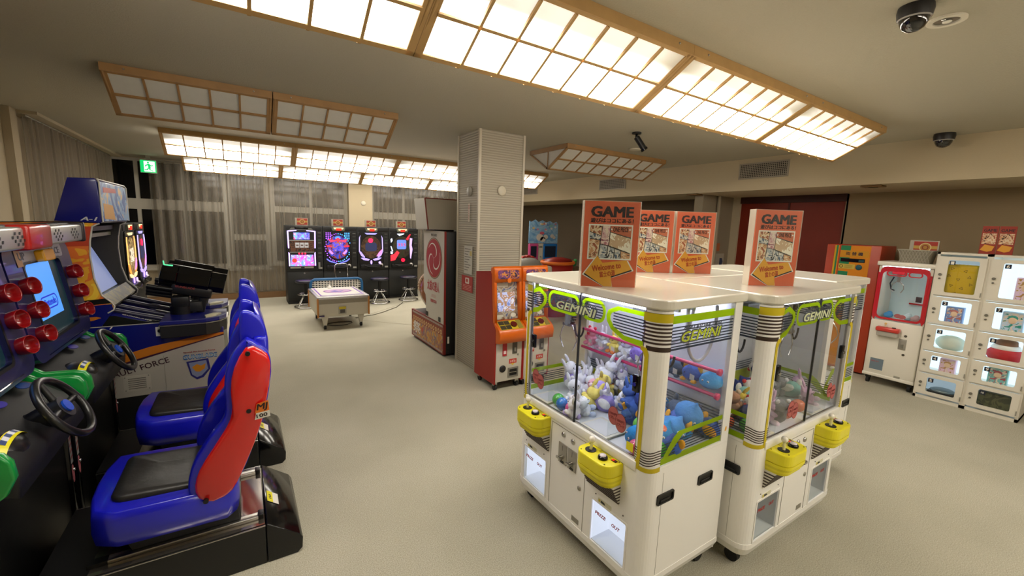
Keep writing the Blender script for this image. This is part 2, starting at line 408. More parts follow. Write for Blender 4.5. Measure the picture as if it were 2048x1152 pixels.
# ================================================================ SHOJI CEILING LAMPS
def lampmat():
    m = bpy.data.materials.new('lit_shoji_paper'); m.use_nodes = True; nt = m.node_tree; b = nt.nodes['Principled BSDF']; L = nt.links.new
    b.inputs['Base Color'].default_value = (*hexc('e8e2d0'), 1); b.inputs['Roughness'].default_value = .6
    tc = nt.nodes.new('ShaderNodeTexCoord'); sp = nt.nodes.new('ShaderNodeSeparateXYZ'); L(tc.outputs['Object'], sp.inputs[0])
    # tube runs along the box: bright round it, fading towards the upper edges and the ends (y from the ridge, x from the middle)
    ay = nt.nodes.new('ShaderNodeMath'); ay.operation = 'ABSOLUTE'; L(sp.outputs['Y'], ay.inputs[0])
    ry = nt.nodes.new('ShaderNodeMapRange'); ry.interpolation_type = 'SMOOTHSTEP'; ry.inputs[1].default_value = .17; ry.inputs[2].default_value = .285
    ry.inputs[3].default_value = 1.; ry.inputs[4].default_value = .042; L(ay.outputs[0], ry.inputs[0])
    ax = nt.nodes.new('ShaderNodeMath'); ax.operation = 'ABSOLUTE'; L(sp.outputs['X'], ax.inputs[0])
    rx = nt.nodes.new('ShaderNodeMapRange'); rx.interpolation_type = 'SMOOTHSTEP'; rx.inputs[1].default_value = .44; rx.inputs[2].default_value = .66
    rx.inputs[3].default_value = 1.; rx.inputs[4].default_value = .16; L(ax.outputs[0], rx.inputs[0])
    n = nt.nodes.new('ShaderNodeTexNoise'); n.inputs['Scale'].default_value = 9; n.inputs['Detail'].default_value = 6; L(tc.outputs['Object'], n.inputs['Vector'])
    rn = nt.nodes.new('ShaderNodeMapRange'); rn.inputs[3].default_value = .75; rn.inputs[4].default_value = 1.2; L(n.outputs['Fac'], rn.inputs[0])
    a = nt.nodes.new('ShaderNodeMath'); a.operation = 'MULTIPLY'; L(ry.outputs[0], a.inputs[0]); L(rx.outputs[0], a.inputs[1])
    c = nt.nodes.new('ShaderNodeMath'); c.operation = 'MULTIPLY'; L(a.outputs[0], c.inputs[0]); L(rn.outputs[0], c.inputs[1])
    d = nt.nodes.new('ShaderNodeMath'); d.operation = 'MULTIPLY'; L(c.outputs[0], d.inputs[0]); d.inputs[1].default_value = LAMP
    b.inputs['Emission Color'].default_value = (1., .945, .84, 1); L(d.outputs[0], b.inputs['Emission Strength']); return m
LIT = lampmat(); DIM = mat('d2d0c8', .7, noise=.05, scale=20, name='unlit_shoji_paper')
def shoji(x0, x1, y0, cells, lit, label, group, z=CH, wdt=.74):
    L = x1-x0; h = L/2; yc = y0+wdt/2; a = wdt/2; zt = -.045; za = -.255
    root = thing('ceiling_lamp', label, 'ceiling lamp', ((x0+x1)/2, yc, z), 0, group)
    W = WOOD_LIT if lit else WOOD_UNLIT  # same wood; lamp glow is put into the lighter colour of lit boxes
    f = MB(); g = .001
    for s in (-1, 1):
        f.box(-h+g, h-g, s*a, s*(a-.022), zt-.005, 0, W)           # upright boards
        f.box(s*(h-g), s*(h-.02), -a+.022, a-.022, zt-.005, 0, W)
    n = Vector((0, za-zt, a)).normalized()
    for s in (-1, 1):
        def bar(u0, u1, v0, v1, m, th=.014, out=.0):
            # u along x, v from the upper edge (0) to the ridge (1) of face s
            P = lambda v: Vector((0, s*(a-a*v), zt+(za-zt)*v)); nn = Vector((0, s*(zt-za), -a)).normalized()
            q = [P(v0)+nn*out, P(v1)+nn*out, P(v1)-nn*th, P(v0)-nn*th]
            vs = [(u0, p.y, p.z) for p in q]+[(u1, p.y, p.z) for p in q]
            return vs, [(0, 1, 2, 3), (7, 6, 5, 4), (0, 4, 5, 1), (1, 5, 6, 2), (2, 6, 7, 3), (3, 7, 4, 0)], m
        for b_ in (bar(-h+g, h-g, 0, .06, W), bar(-h+g, h-g, .95, 1.0, W), bar(-h+g, -h+.034, 0, 1, W), bar(h-.034, h-g, 0, 1, W)): f.add(*b_)
    for s in (-1, 1):                                                # triangular ends
        f.tube([(s*(h-.012), -a+.01, zt), (s*(h-.012), 0, za+.01)], .010, W, 4); f.tube([(s*(h-.012), a-.01, zt), (s*(h-.012), 0, za+.01)], .010, W, 4)
        f.tube([(s*(h-.012), 0, zt), (s*(h-.012), 0, za+.01)], .006, W, 4)
    f.build('frame', root)
    lt = MB()
    for s in (-1, 1):
        k = 1
        P = lambda v: (s*(a-a*v), zt+(za-zt)*v)
        nn = Vector((0, s*(zt-za), -a)).normalized()
        def strip(u0, u1, v0, v1):
            y0_, z0_ = P(v0); y1_, z1_ = P(v1)
            q = [(y0_+nn.y*.006, z0_+nn.z*.006), (y1_+nn.y*.006, z1_+nn.z*.006), (y1_-nn.y*.008, z1_-nn.z*.008), (y0_-nn.y*.008, z0_-nn.z*.008)]
            lt.add([(u0, p[0], p[1]) for p in q]+[(u1, p[0], p[1]) for p in q],
                   [(0, 1, 2, 3), (7, 6, 5, 4), (0, 4, 5, 1), (1, 5, 6, 2), (2, 6, 7, 3), (3, 7, 4, 0)], W)
        strip(-h+.03, h-.03, .483, .517)
        for i in range(1, cells): u = -h+.03+(L-.06)*i/cells; strip(u-.0065, u+.0065, .06, .95)
    lt.build('lattice', root)
    d = MB(); M_ = LIT if lit else DIM
    for s in (-1, 1):
        d.add([(-h+.02, s*(a-.012), zt), (h-.02, s*(a-.012), zt), (h-.02, s*.006, za+.012), (-h+.02, s*.006, za+.012)], [(0, 1, 2, 3) if s < 0 else (3, 2, 1, 0)], M_)
        d.add([(s*(h-.016), -a+.02, zt), (s*(h-.016), 0, za+.015), (s*(h-.016), a-.02, zt)], [(0, 1, 2) if s < 0 else (2, 1, 0)], M_)
    d.build('paper_shade', root)
    for u in (-h+.12, h-.12):
        MB().ell((u, -a-.001, -.022), .006, STEEL, n=8, k=4).build('screw', root)
    return root
SW = 1.3475; RX0 = -.70
wd = {0: 'leftmost', 1: 'second', 2: 'third', 3: 'right end'}
for rname, y0, rng in (('nearest bright row', 1.45, range(4)), ('third row from the viewer', 6.17, range(4)), ('backmost row by the curtains', 8.25, range(4))):
    for i in rng:
        shoji(RX0+i*SW, RX0+(i+1)*SW, y0, 7, True, 'lit shoji ceiling lamp, %s box of the %s' % (wd[i], rname), 'lit shoji ceiling lamps')
shoji(-.70, .26, 3.82, 5, False, 'unlit shoji ceiling lamp, left box of the dark pair left of the pillar', 'unlit shoji ceiling lamps')
shoji(.265, 1.225, 3.82, 5, False, 'unlit shoji ceiling lamp, right box of the dark pair left of the pillar', 'unlit shoji ceiling lamps')
shoji(3.15, 4.87, 3.82, 8, False, 'unlit shoji ceiling lamp on its own right of the pillar', 'unlit shoji ceiling lamps')
for i in (1, 2, 3):      # unseen row assumed behind the photographer, added to light the near room
    shoji(RX0+i*SW, RX0+(i+1)*SW, -1.15, 7, True, 'assumed lit shoji ceiling lamp, unseen behind the photographer, box %s' % ('over the aisle', 'over the prize machines', 'by the locker wall')[i-1], 'lit shoji ceiling lamps')

for i in (2, 3):  # unseen extra row, added to brighten the ceiling at the right
    shoji(RX0+i*SW, RX0+(i+1)*SW, -3.5, 7, True, 'added lit shoji ceiling lamp in the unseen row farthest behind the photographer, %s' % ('inner box', 'wall side box')[i-2], 'lit shoji ceiling lamps')

# ---------------------------------------------------------------- ceiling and wall fittings
def exit_sign():
    root = thing('exit_sign', 'green and white running man exit sign hanging before the back curtains', 'sign', (-1.21, 9.28, 2.21))
    m = MB(); m.box(-.105, .105, -.02, .02, 0, .205, mat('cfd8cc', .5)); m.box(-.03, .03, -.01, .01, .205, CH-2.21, mat('8a8678', .5)); m.build('housing', root)
    p = MB(); F = plane((0, -.0205, 0), (1, 0, 0), (0, 0, 1)); G = emi('08c060', 1.1); W = emi('e8fff0', 1.2)
    p.prism(rrect(-.1, .1, .006, .199, .006), 0, .002, G, F)
    p.prism([(-.055, .02), (.085, .02), (.085, .185), (-.055, .185)], .002, .003, W, F)
    z0, z1 = .003, .0042
    p.prism(circ(.0, .165, .014), z0, z1, G, F)
    for q in ([(-.01, .15), (.018, .145), (.03, .09), (.0, .085)], [(.0, .145), (-.035, .125), (-.045, .1), (-.03, .1), (-.02, .115), (.005, .125)],
              [(.015, .14), (.04, .12), (.062, .128), (.06, .115), (.038, .107), (.012, .12)], [(.0, .09), (.03, .09), (.025, .055), (.06, .035), (.055, .025), (.01, .05)],
              [(.0, .09), (.015, .085), (-.01, .045), (-.05, .04), (-.05, .052), (-.02, .058)]):
        p.prism(q, z0, z1, G, F)
    p.build('sign_face', root)
exit_sign()
def vent(y0, y1, z0, z1, label, gx, gz):
    root = thing('air_vent', label, 'air vent', (5.487, (y0+y1)/2, z0), -PI/2, 'grilles on the beam')
    h = (y1-y0)/2; H = z1-z0; m = MB()
    m.box(-h, h, -.004, .01, 0, H, mat('1a1814', .8)); m.build('dark_backing', root)
    m = MB(); c = mat('9c9486', .5)
    for a, b in ((-h-.012, -h+.006), (h-.006, h+.012)): m.box(a, b, -.014, 0, -.012, H+.012, c)
    for a, b in ((-.012, .006), (H-.006, H+.012)): m.box(-h, h, -.014, 0, a, b, c)
    m.build('frame', root); m = MB()
    for i in range(1, gx): u = -h+2*h*i/gx; m.box(u-.0035, u+.0035, -.010, -.004, 0, H, c)
    for i in range(1, gz): u = H*i/gz; m.box(-h, h, -.0105, -.004, u-.0035, u+.0035, c)
    m.build('grille', root)
vent(2.57, 3.14, 2.25, 2.42, 'larger square mesh air vent on the beam above the white machines', 26, 8)
vent(5.09, 5.68, 2.24, 2.40, 'air vent on the beam behind the unlit ceiling lamp', 26, 6)
vent(7.6, 8.2, 2.26, 2.42, 'farthest air vent on the beam, just right of the pillar', 26, 6)
def dome(x, y, label, k=1.):
    root = thing('dome_camera', label, 'security camera', (x, y, CH), 0, 'dome cameras on the ceiling')
    MB().lathe([(.062*k, 0), (.065*k, -.02*k), (.060*k, -.05*k)], mat('1c1a1c', .4)).build('base', root)
    MB().lathe([(.052*k, -.05*k), (.050*k, -.07*k), (.038*k, -.092*k), (.018*k, -.104*k), (.0001, -.107*k)], mat('101014', .06, coat=1)).build('dome', root)
    MB().lathe([(.060*k, -.048*k), (.056*k, -.056*k), (.050*k, -.05*k)], mat('a8a4a0', .3)).build('trim_ring', root)
dome(2.37, .70, 'black dome security camera at the top edge beside the downlight', .92)
dome(5.33, 1.23, 'small black dome camera at the right end above the beam', 1.15)
root = thing('downlight', 'round recessed ceiling downlight, unlit, beside the dome camera', 'ceiling light', (2.61, .66, CH))
MB().ring(circ(0, 0, .065, 32), circ(0, 0, .044, 32), -.008, 0, mat('d8d2c2', .5)).build('rim', root)
m = MB(); m.lathe([(.044, -.001), (.03, -.0005), (.0001, -.0005)], mat('8a8578', .3, .5)); m.ell((.008, 0, -.006), (.016, .016, .006), mat('e8e4d8', .2)); m.ell((-.02, .005, -.004), (.008, .008, .005), CHROME); m.build('bulb', root)
root = thing('bullet_camera', 'black bullet security camera pointing down from the ceiling', 'security camera', (3.31, 2.97, CH))
m = MB(); m.cyl((0, 0, 0), (0, 0, -.015), .045, BLACK); m.cyl((0, 0, -.01), (-.02, -.02, -.06), .012, BLACK); m.build('bracket', root)
m = MB(); d = Vector((.06, -.06, -.12)).normalized(); p = Vector((-.02, -.02, -.05)); m.cyl(p, p+d*.13, .028, BLACK); m.cyl(p+d*.13, p+d*.15, .034, BLACKG); m.build('camera_body', root)
def disc(x, y, z, F, r, label, cat, hx='d0c8b4'):
    root = thing('round_cover', label, cat, (x, y, z)); m = MB()
    m.lathe([(r, 0), (r, .008), (r*.9, .016), (.0001, .018)], mat(hx, .5), M=F); m.build('cover', root)
    MB().ring(circ(0, 0, r*1.08, 32), circ(0, 0, r, 32), 0, .004, mat('8c8470', .6), M=F).build('rim', root)
PX = plane((0, 0, 0), (0, -1, 0), (0, 0, 1)); PY = plane((0, 0, 0), (1, 0, 0), (0, 0, 1))
disc(2.315, 3.838, 1.905, PY, .05, 'round cream cover on the front face of the ribbed pillar', 'wall fitting')
disc(2.045, 4.03, 1.89, PX, .05, 'round grey cover on the left face of the ribbed pillar', 'wall fitting', 'a8a498')
disc(2.27, 9.5, 1.92, PY, .05, 'round cream cover on the beige pier between the back curtains', 'wall fitting')
disc(3.95, 3.55, CH, RX(PI), .07, 'flat round ceiling cover beside the unlit lamp', 'ceiling fitting')
def notice(name, label, M, w_, h_, loc, hx, draw=None, cat='notice', t=.002):
    root = thing(name, label, cat, loc); m = MB(); m.prism(rrect(-w_/2, w_/2, -h_/2, h_/2, .002, 1), 0, t, mat(hx, .6), M=M); m.build('sheet', root)
    if draw:
        m = MB(); draw(m, M @ T(0, 0, t)); m.build('print', root)
def dr_list(m, M):
    k = mat('6a675f', .7)
    for i in range(9):
        m.prism([(-.08, .115-i*.028), (.06-(i % 3)*.03, .115-i*.028), (.06-(i % 3)*.03, .122-i*.028), (-.08, .122-i*.028)], 0, .0006, k, M)
    m.prism([(.04, .05), (.085, .05), (.085, .1), (.04, .1)], 0, .0006, mat('c9b878', .7), M)
notice('paper_notice', 'white printed notice on the left face of the pillar', PX, .19, .30, (2.039, 4.03, 1.17), 'c9c6bb', dr_list)
def dr_red(m, M):
    m.prism(rrect(-.04, .05, .0, .065, .01), 0, .0006, mat('e8dcd4', .6), M); m.prism(circ(0, .035, .02), .0006, .001, mat('b83a34', .6), M)
    for i in range(4): m.prism([(-.1, -.02-i*.016), (.1, -.02-i*.016), (.1, -.014-i*.016), (-.1, -.014-i*.016)], 0, .0006, mat('d89088', .6), M)
notice('red_notice', 'red notice below the white one on the pillar, at knee height', PX, .26, .17, (2.039, 4.045, .915), 'ae3c38', dr_red)
def dr_tape(m, M):
    for i in range(6): m.text('禁煙止火気注意'[i], -.012, .012, .06-i*.026, .082-i*.026, mat('b04034', .6), M, d=.0006)
notice('vertical_sticker', 'narrow vertical red sticker high on the left face of the pillar', PX, .032, .19, (2.039, 4.03, 1.67), 'd8cfc0', dr_tape)
# conduit and notices on the partition
put(MB().tube([(0, 0, 0), (0, 0, 2.09)], .028, mat('9a8f7a', .5)), 'wall_pipe', 'beige vertical pipe on the partition beside the red door', 'pipe', (6.06, 3.74, 0))
notice('orange_notice', 'small orange notice on the partition beside the red door', PY, .1, .12, (6.2, 3.777, 1.33), 'b0643c')
notice('white_notice', 'white notice with a blue arrow on the partition', PY, .22, .26, (6.28, 3.777, 1.10), 'a8a294', lambda m, M: m.prism([(.0, -.06), (.06, -.06), (.09, 0), (.06, .06), (0, .06)], 0, .0006, mat('2a3a5a', .6), M))
for i, (x, y) in enumerate(((5.62, 3.87), (5.63, 1.78))):
    root = thing('soffit_light', ('unlit brown square fitting under the beam near the partition', 'unlit brown square fitting under the beam above the change machine')[i], 'ceiling fitting', (x, y, 2.095))
    MB().box(-.07, .07, -.09, .09, -.018, 0, mat('7a5c34', .5), bev=.004).build('cover', root)
    MB().lathe([(.04, -.018), (.045, -.024), (.0001, -.024)], mat('50401f', .4)).build('lens', root)

# ================================================================ TWIN PRIZE (CLAW) MACHINES
BODY = mat('f6f4ee', .32, noise=.02, scale=2, coat=.3, name='white_cabinet'); INNER = mat('e4e6ea', .5)
BROWN = mat('3a2a22', .4); LIME = film('c4dc20', .72, 'lime_film'); GREYF = film('6c7480', .45, 'grey_stripe_film')
PINK = mat('d03a6c', .3, coat=.4); LEDW = emi('e6ecff', LED, 'led_strip')
FRONT = plane((0, 0, 0), (1, 0, 0), (0, 0, 1))
def corner_pts(sx, r, a0, a1, n=8, off=0.):
    """points on the rounded front corner of the cabinet (sx=-1 left, 1 right), a from the front face round to the side"""
    cx, cy_ = sx*(.45-.06), .06; out = []
    for i in range(n+1):
        a = a0+(a1-a0)*i/n; out.append((cx+sx*math.sin(a)*(.06+off), cy_-math.cos(a)*(.06+off)))
    return out
def wrap(m, sx, z0, z1, mt, off=.001, x_in=.36, a1=PI/2, y_end=.06):
    """a band of print running from the front face round the corner column"""
    p = [(sx*x_in, -off)] + corner_pts(sx, .06, 0, a1, 8, off) + ([(sx*(.45+off), y_end)] if y_end > .06 else [])
    vs = []; fs = []
    z0f = z0 if callable(z0) else (lambda t: z0); z1f = z1 if callable(z1) else (lambda t: z1)
    for i, (x, y) in enumerate(p): t = i/(len(p)-1); vs += [(x, y, z0f(t)), (x, y, z1f(t))]
    for i in range(len(p)-1):
        q = (2*i, 2*i+2, 2*i+3, 2*i+1); fs.append(q if sx > 0 else q[::-1])
    m.add(vs, fs, mt, True)
def claw_machine(label, loc, rz, lit, group):
    root = thing('claw_machine', label, 'claw machine', loc, rz, group)
    F = FRONT
    # ---- lower cabinet with its recesses cut as frames
    m = MB()
    foot = rrect(-.45, .45, 0, .53, .06, 6, (1, 1, 0, 0))
    m.prism(rrect(-.448, .448, .002, .528, .058, 6, (1, 1, 0, 0)), .135, .60, BODY, smooth=False) if False else None
    # shell walls: sides, back, front in pieces round the two prize windows
    m.box(-.45, -.44, .08, .53, .135, .62, BODY); m.box(.44, .45, .08, .53, .135, .62, BODY); m.box(-.44, .44, .52, .53, .08, .62, BODY)
    for sx in (-1, 1):
        p = [(sx*.38, 0)] + corner_pts(sx, .06, 0, PI/2) + [(sx*.45, .08), (sx*.42, .08), (sx*.42, .03), (sx*.38, .02)]
        m.prism(p, .135, .62, BODY, smooth=False)
    wl = ((-.385, -.185), (.16, .36)); zb, zt = .145, .345
    m.box(-.38, .38, 0, .02, .345, .62, BODY); m.box(-.38, .38, 0, .02, .135, .145, BODY)
    m.box(-.185, .16, 0, .02, .145, .345, BODY); m.box(.36, .38, 0, .02, .145, .345, BODY)
    m.box(-.42, .42, .021, .519, .58, .618, BODY)
    # skirt, slightly drawn in at the bottom
    A = rrect(-.452, .452, -.002, .532, .06, 6, (1, 1, 0, 0)); B = rrect(-.435, .435, .012, .52, .05, 6, (1, 1, 0, 0)); n = len(A)
    vs = [(x, y, .14) for x, y in A]+[(x, y, .115) for x, y in A]+[(x, y, .075) for x, y in B]
    fs = [(n+i, n+(i+1) % n, (i+1) % n, i) for i in range(n)]+[(2*n+i, 2*n+(i+1) % n, n+(i+1) % n, n+i) for i in range(n)]+[tuple(range(n)), tuple(range(3*n-1, 2*n-1, -1))]
    m.add(vs, fs, BODY)
    # seams of the service door and glass frame ledge
    SE = mat('8c8878', .6)
    for x in (-.15, .105): m.box(x-.001, x+.001, -.0015, 0, .14, .585, SE)
    m.box(-.15, .105, -.0015, 0, .583, .585, SE)
    m.box(-.385, .385, -.006, .02, .60, .64, BODY, bev=.003)
    for sx in (-1, 1):
        m.box(sx*.4503, sx*.4508, .088, .0895, .145, .60, SE)
    m.build('lower_cabinet', root)
    # ---- corner columns, back posts, back panel
    for sx in (-1, 1):
        m = MB()
        p = [(sx*.375, .0)] + corner_pts(sx, .06, 0, PI/2) + [(sx*.43, .06), (sx*.43, .045), (sx*.39, .02), (sx*.375, .015)]
        m.prism(p, .621, 1.262, BODY)
        m.build('corner_column', root)
    m = MB()
    for sx in (-1, 1):
        m.box(sx*.45, sx*.43, .475, .53, .621, 1.261, BODY); m.box(sx*.45, sx*.435, .061, .475, .621, .632, BODY)
    m.box(-.43, .43, .512, .529, .621, 1.261, INNER); m.box(-.43, .43, .02, .512, .62, .635, INNER)
    m.box(-.43, .43, .505, .512, .635, .70, mat('b9c22a', .4))
    for k in range(4): m.box(-.43, .43, .503, .506, .712+k*.014, .718+k*.014, mat('6a7078', .5))
    m.build('back_panel', root)
    # printed livery on the columns
    for sx in (-1, 1):
        m = MB()
        wrap(m, sx, 1.212, 1.245, MUSTARD, .0012, .365)
        wrap(m, sx, 1.245, 1.2465, BROWN, .0014, .365); wrap(m, sx, 1.256, 1.2575, SE, .0014, .365)
        for k in range(6): wrap(m, sx, 1.200-k*.0145, 1.2075-k*.0145, BROWN, .0012, .365)
        wrap(m, sx, 1.100, 1.118, BROWN, .0012, .385)
        for k in range(6): wrap(m, sx, (lambda t, k=k: .648+k*.0105-.012*math.sin(PI*min(1, t*1.2))), (lambda t, k=k: .6525+k*.0105-.012*math.sin(PI*min(1, t*1.2))), BROWN, .0012, .372)
        wrap(m, sx, (lambda t: .615-.006*math.sin(PI*t)), (lambda t: .636-.008*math.sin(PI*t)), MUSTARD, .0012, .36)
        # yellow vertical line beside the glass with its hooked top
        p = [(sx*.362, 1.095), (sx*.375, 1.088), (sx*.383, 1.070), (sx*.384, .66), (sx*.374, .632), (sx*.362, .618), (sx*.362, .60), (sx*.385, .608), (sx*.398, .632), (sx*.400, .66), (sx*.400, 1.085), (sx*.390, 1.106), (sx*.362, 1.112)]
        m.prism(p if sx > 0 else p[::-1], 0, .0018, MUSTARD, M=F)
        m.build('column_livery', root)
    # ---- lid
    m = MB(); m.prism(rrect(-.462, .462, -.012, .54, .07, 8, (1, 1, 0, 0)), 1.262, 1.30, mat('dcd7c8', .22, noise=.02, scale=2, coat=.5, name='glossy_lid'), bev=.006)
    m.build('lid', root)
    # ---- glass
    for sx, nm in ((-1, 'front_glass'), (1, 'front_glass')):
        y = .006 if sx < 0 else .012
        g = MB(); g.box(min(0, sx*.37), max(0, sx*.37), y, y+.004, .642, 1.258, GLASS)
        o = g.build(nm, root)
        if sx < 0:
            q = MB(); q.box(-.004, .004, y-.002, y+.006, .642, 1.258, mat('2a2a2c', .4)); q.build('glass_edge', o)
        # film: linked lime loops over grey stripes
        q = MB(); FF = T(0, y-.0012, 0) @ F
        lo = lambda k: rrect(k[0], k[1], k[2], k[3], k[4], 6)
        ox = -.185 if sx < 0 else .10
        def loop(a, b, c, d, r, t):
            q.ring(rrect(a, b, c, d, r, 6), rrect(a+t, b-t, c+t, d-t, max(.004, r-t), 6), 0, .0006, LIME, FF)
        if sx < 0:
            loop(-.235, .0-.002, 1.145, 1.245, .045, .016)
            q.ring([(-.366, 1.225), (-.31, 1.245), (-.255, 1.215), (-.245, 1.19), (-.255, 1.165), (-.31, 1.115), (-.366, 1.10)],
                   [(-.366, 1.205), (-.315, 1.222), (-.275, 1.205), (-.268, 1.19), (-.275, 1.17), (-.315, 1.14), (-.366, 1.125)], 0, .0006, LIME, FF)
            for k in range(6): q.prism([(-.362, 1.145+k*.011), (-.285, 1.145+k*.011), (-.28, 1.150+k*.011), (-.362, 1.150+k*.011)], 0, .0005, GREYF, FF)
        else:
            loop(.002, .155, 1.145, 1.245, .045, .016)
            q.ring([(.366, 1.10), (.26, 1.105), (.19, 1.135), (.165, 1.165), (.16, 1.19), (.17, 1.215), (.22, 1.238), (.366, 1.24)],
                   [(.366, 1.125), (.265, 1.125), (.205, 1.15), (.185, 1.175), (.183, 1.19), (.19, 1.205), (.23, 1.222), (.366, 1.222)], 0, .0006, LIME, FF)
            for k in range(7): q.prism([(.20, 1.132+k*.012), (.362, 1.132+k*.012), (.362, 1.137+k*.012), (.20, 1.137+k*.012)], 0, .0005, GREYF, FF)
            for k in range(6): q.prism([(.02, 1.165+k*.012), (.145, 1.165+k*.012), (.145, 1.170+k*.012), (.02, 1.170+k*.012)], 0, .0005, GREYF, FF)
        q.build('glass_film', o)
        for k in range(1):
            lk = MB(); cx = sx*.345
            lk.box(cx-.016, cx+.016, y-.008, y+.008, .915, .985, BLACKG, bev=.003); lk.cyl((cx, y-.008, .948), (cx, y-.014, .948), .008, CHROME); lk.build('glass_lock', o)
        # alloy edging
        e = MB()
        e.box(sx*.37, sx*.362, y-.002, y+.006, .642, 1.258, STEEL); e.box(min(0, sx*.37), max(0, sx*.37), y-.002, y+.006, .640, .646, STEEL); e.build('glass_rail', o)
    q = MB(); FF = T(0, .0035, 0) @ F; GT = mat('4a4f56', .4)
    q.text('GEMINI', -.165, .105, 1.163, 1.20, mat('d4dcb0', .35), FF, z=.0006, bold=.03, shear=.2); q.text('GEMINI', -.170, .108, 1.160, 1.203, GT, FF, z=0, bold=.12, shear=.2)
    q.text('MINI CATCHER TWIN', -.16, .105, 1.206, 1.219, GT, FF, z=0, bold=.04, shear=.2)
    q.build('front_lettering', root)
    for sx in (-1, 1):
        g = MB(); g.box(sx*.440, sx*.444, .058, .477, .632, 1.264, GLASS); o = g.build('side_glass', root)
        SP = plane((sx*.4445, .268, 0), (0, sx, 0), (0, 0, 1)); q = MB()
        q.prism([(-.208, 1.205), (.208, 1.205), (.208, 1.235), (-.208, 1.235)], 0, .0006, LIME, SP)
        for k in range(7): q.prism([(-.208, 1.112+k*.0125), (.208, 1.112+k*.0125), (.208, 1.117+k*.0125), (-.208, 1.117+k*.0125)], 0, .0005, GREYF, SP)
        q.prism([(-.208, 1.100), (.208, 1.100), (.208, 1.108), (-.208, 1.108)], 0, .0005, GREYF, SP)
        q.build('upper_side_film', o); q = MB()
        q.prism([(-.208, .634), (.208, .634), (.208, .66), (-.208, .66)], 0, .0006, LIME, SP)
        f_ = 1
        q.prism([(-.19*f_, .66), (-.16*f_, .66), (-.07*f_, .735), (.208, .735), (.208, .755), (-.10*f_, .755), (-.13, .735)], 0, .0006, LIME, SP)
        for k in range(5): q.prism([(-.208, .668+k*.012), (.208, .668+k*.012), (.208, .672+k*.012), (-.208, .672+k*.012)], 0, .0005, GREYF, SP)
        q.build('lower_side_film', o); q = MB()
        q.text('GEMINI', -.14, .12, 1.128, 1.168, mat('c4d426', .35), SP, z=.0012, bold=.02, shear=.25); q.text('GEMINI', -.146, .126, 1.124, 1.172, GT, SP, z=.0006, bold=.07, shear=.25)
        q.text('MINI CATCHER TWIN', -.13, .12, 1.176, 1.19, GT, SP, z=.0006, bold=.04, shear=.25); q.build('side_lettering', o)
    # ---- side handles
    for sx in (-1, 1):
        for cy_ in (.11, .38):
            h = MB(); SP = plane((sx*.45, cy_, .488), (0, sx, 0), (0, 0, 1))
            h.ring(rrect(-.052, .052, -.022, .022, .008), rrect(-.044, .044, -.015, .015, .004), 0, .006, BLACK, SP)
            h.prism(rrect(-.044, .044, -.015, .015, .004), 0, .001, mat('050505', .5), SP); h.box(-.03, .03, -.014, -.004, .001, .004, DARK, M=SP); h.build('side_handle', root)
    # ---- prize windows
    for a, b in wl:
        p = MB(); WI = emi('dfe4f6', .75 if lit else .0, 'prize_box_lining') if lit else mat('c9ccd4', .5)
        p.box(a, a+.004, .003, .12, zb, zt, WI); p.box(b-.004, b, .003, .12, zb, zt, WI); p.box(a, b, .116, .12, zb, zt, WI)
        p.box(a, b, .003, .12, zt-.004, zt, WI); p.box(a, b, .003, .12, zb, zb+.004, INNER); o = p.build('prize_box', root)
        d = MB(); d.box(a+.002, b-.002, .004, .007, zb+.004, zt-.004, ACRYL)
        d.ring(rrect(a-.008, b+.008, zb-.008, zt+.008, .01), rrect(a, b, zb, zt, .006), 0, .003, BODY, F)
        d.text('PRIZE', a+.02, a+.085, .285, .300, mat('b03028', .5), T(0, .003, 0) @ F, bold=.05, shear=.2); d.text('OUT', a+.12, a+.165, .285, .300, mat('b03028', .5), T(0, .003, 0) @ F, bold=.05, shear=.2)
        d.build('prize_flap', o)
        s_ = MB(); s_.prism(rrect(a+.035, a+.115, .352, .372, .004), 0, .0015, mat('d8d4b8', .5), F); s_.prism([(a+.04, .356), (a+.05, .356), (a+.05, .368), (a+.04, .368)], .0015, .002, MUSTARD, F)
        s_.prism([(a+.053, .357), (a+.08, .357), (a+.075, .366), (a+.053, .368)], .0015, .002, BLACK, F); s_.build('instruction_sticker', root)
        for x, z in ((a+.02, .38), (b-.02, .375)):
            MB().cyl((x, 0, z), (x, -.002, z), .003, mat('5a564c', .5), n=8).build('screw_head', root)
    # ---- coin slots, buttons, lock, plate
    for a, b in ((-.088, -.026), (-.018, .044)):
        c = MB(); c.box(a, b, -.004, 0, .402, .505, mat('a8a49a', .35, .6), bev=.001)
        o = c.build('coin_slot', root); k = MB(); cx = (a+b)/2
        k.cyl((cx, -.004, .435), (cx, -.022, .435), .011, STEEL); k.box(cx-.022, cx+.006, -.026, -.018, .43, .44, STEEL, M=T(0, 0, 0)); k.build('coin_handle', o)
        k = MB(); k.box(cx-.001, cx+.001, -.0045, -.004, .47, .495, BLACK); k.box(cx-.012, cx+.012, -.006, -.004, .405, .415, BLACK); k.build('coin_gap', o)
    for x, z in ((-.058, .552), (.012, .548)): MB().lathe([(.013, 0), (.013, .004), (.008, .008), (.0001, .008)], STEEL, M=T(x, 0, z) @ FRONT).build('cam_lock', root)
    MB().lathe([(.011, 0), (.011, .004), (.0001, .005)], mat('a8a498', .3, .6), M=T(.072, 0, .343) @ FRONT).build('door_lock', root)
    m = MB(); m.prism([(.03, .155), (.08, .155), (.08, .18), (.03, .18)], 0, .001, mat('9a968c', .4, .5), F); m.build('rating_plate', root)
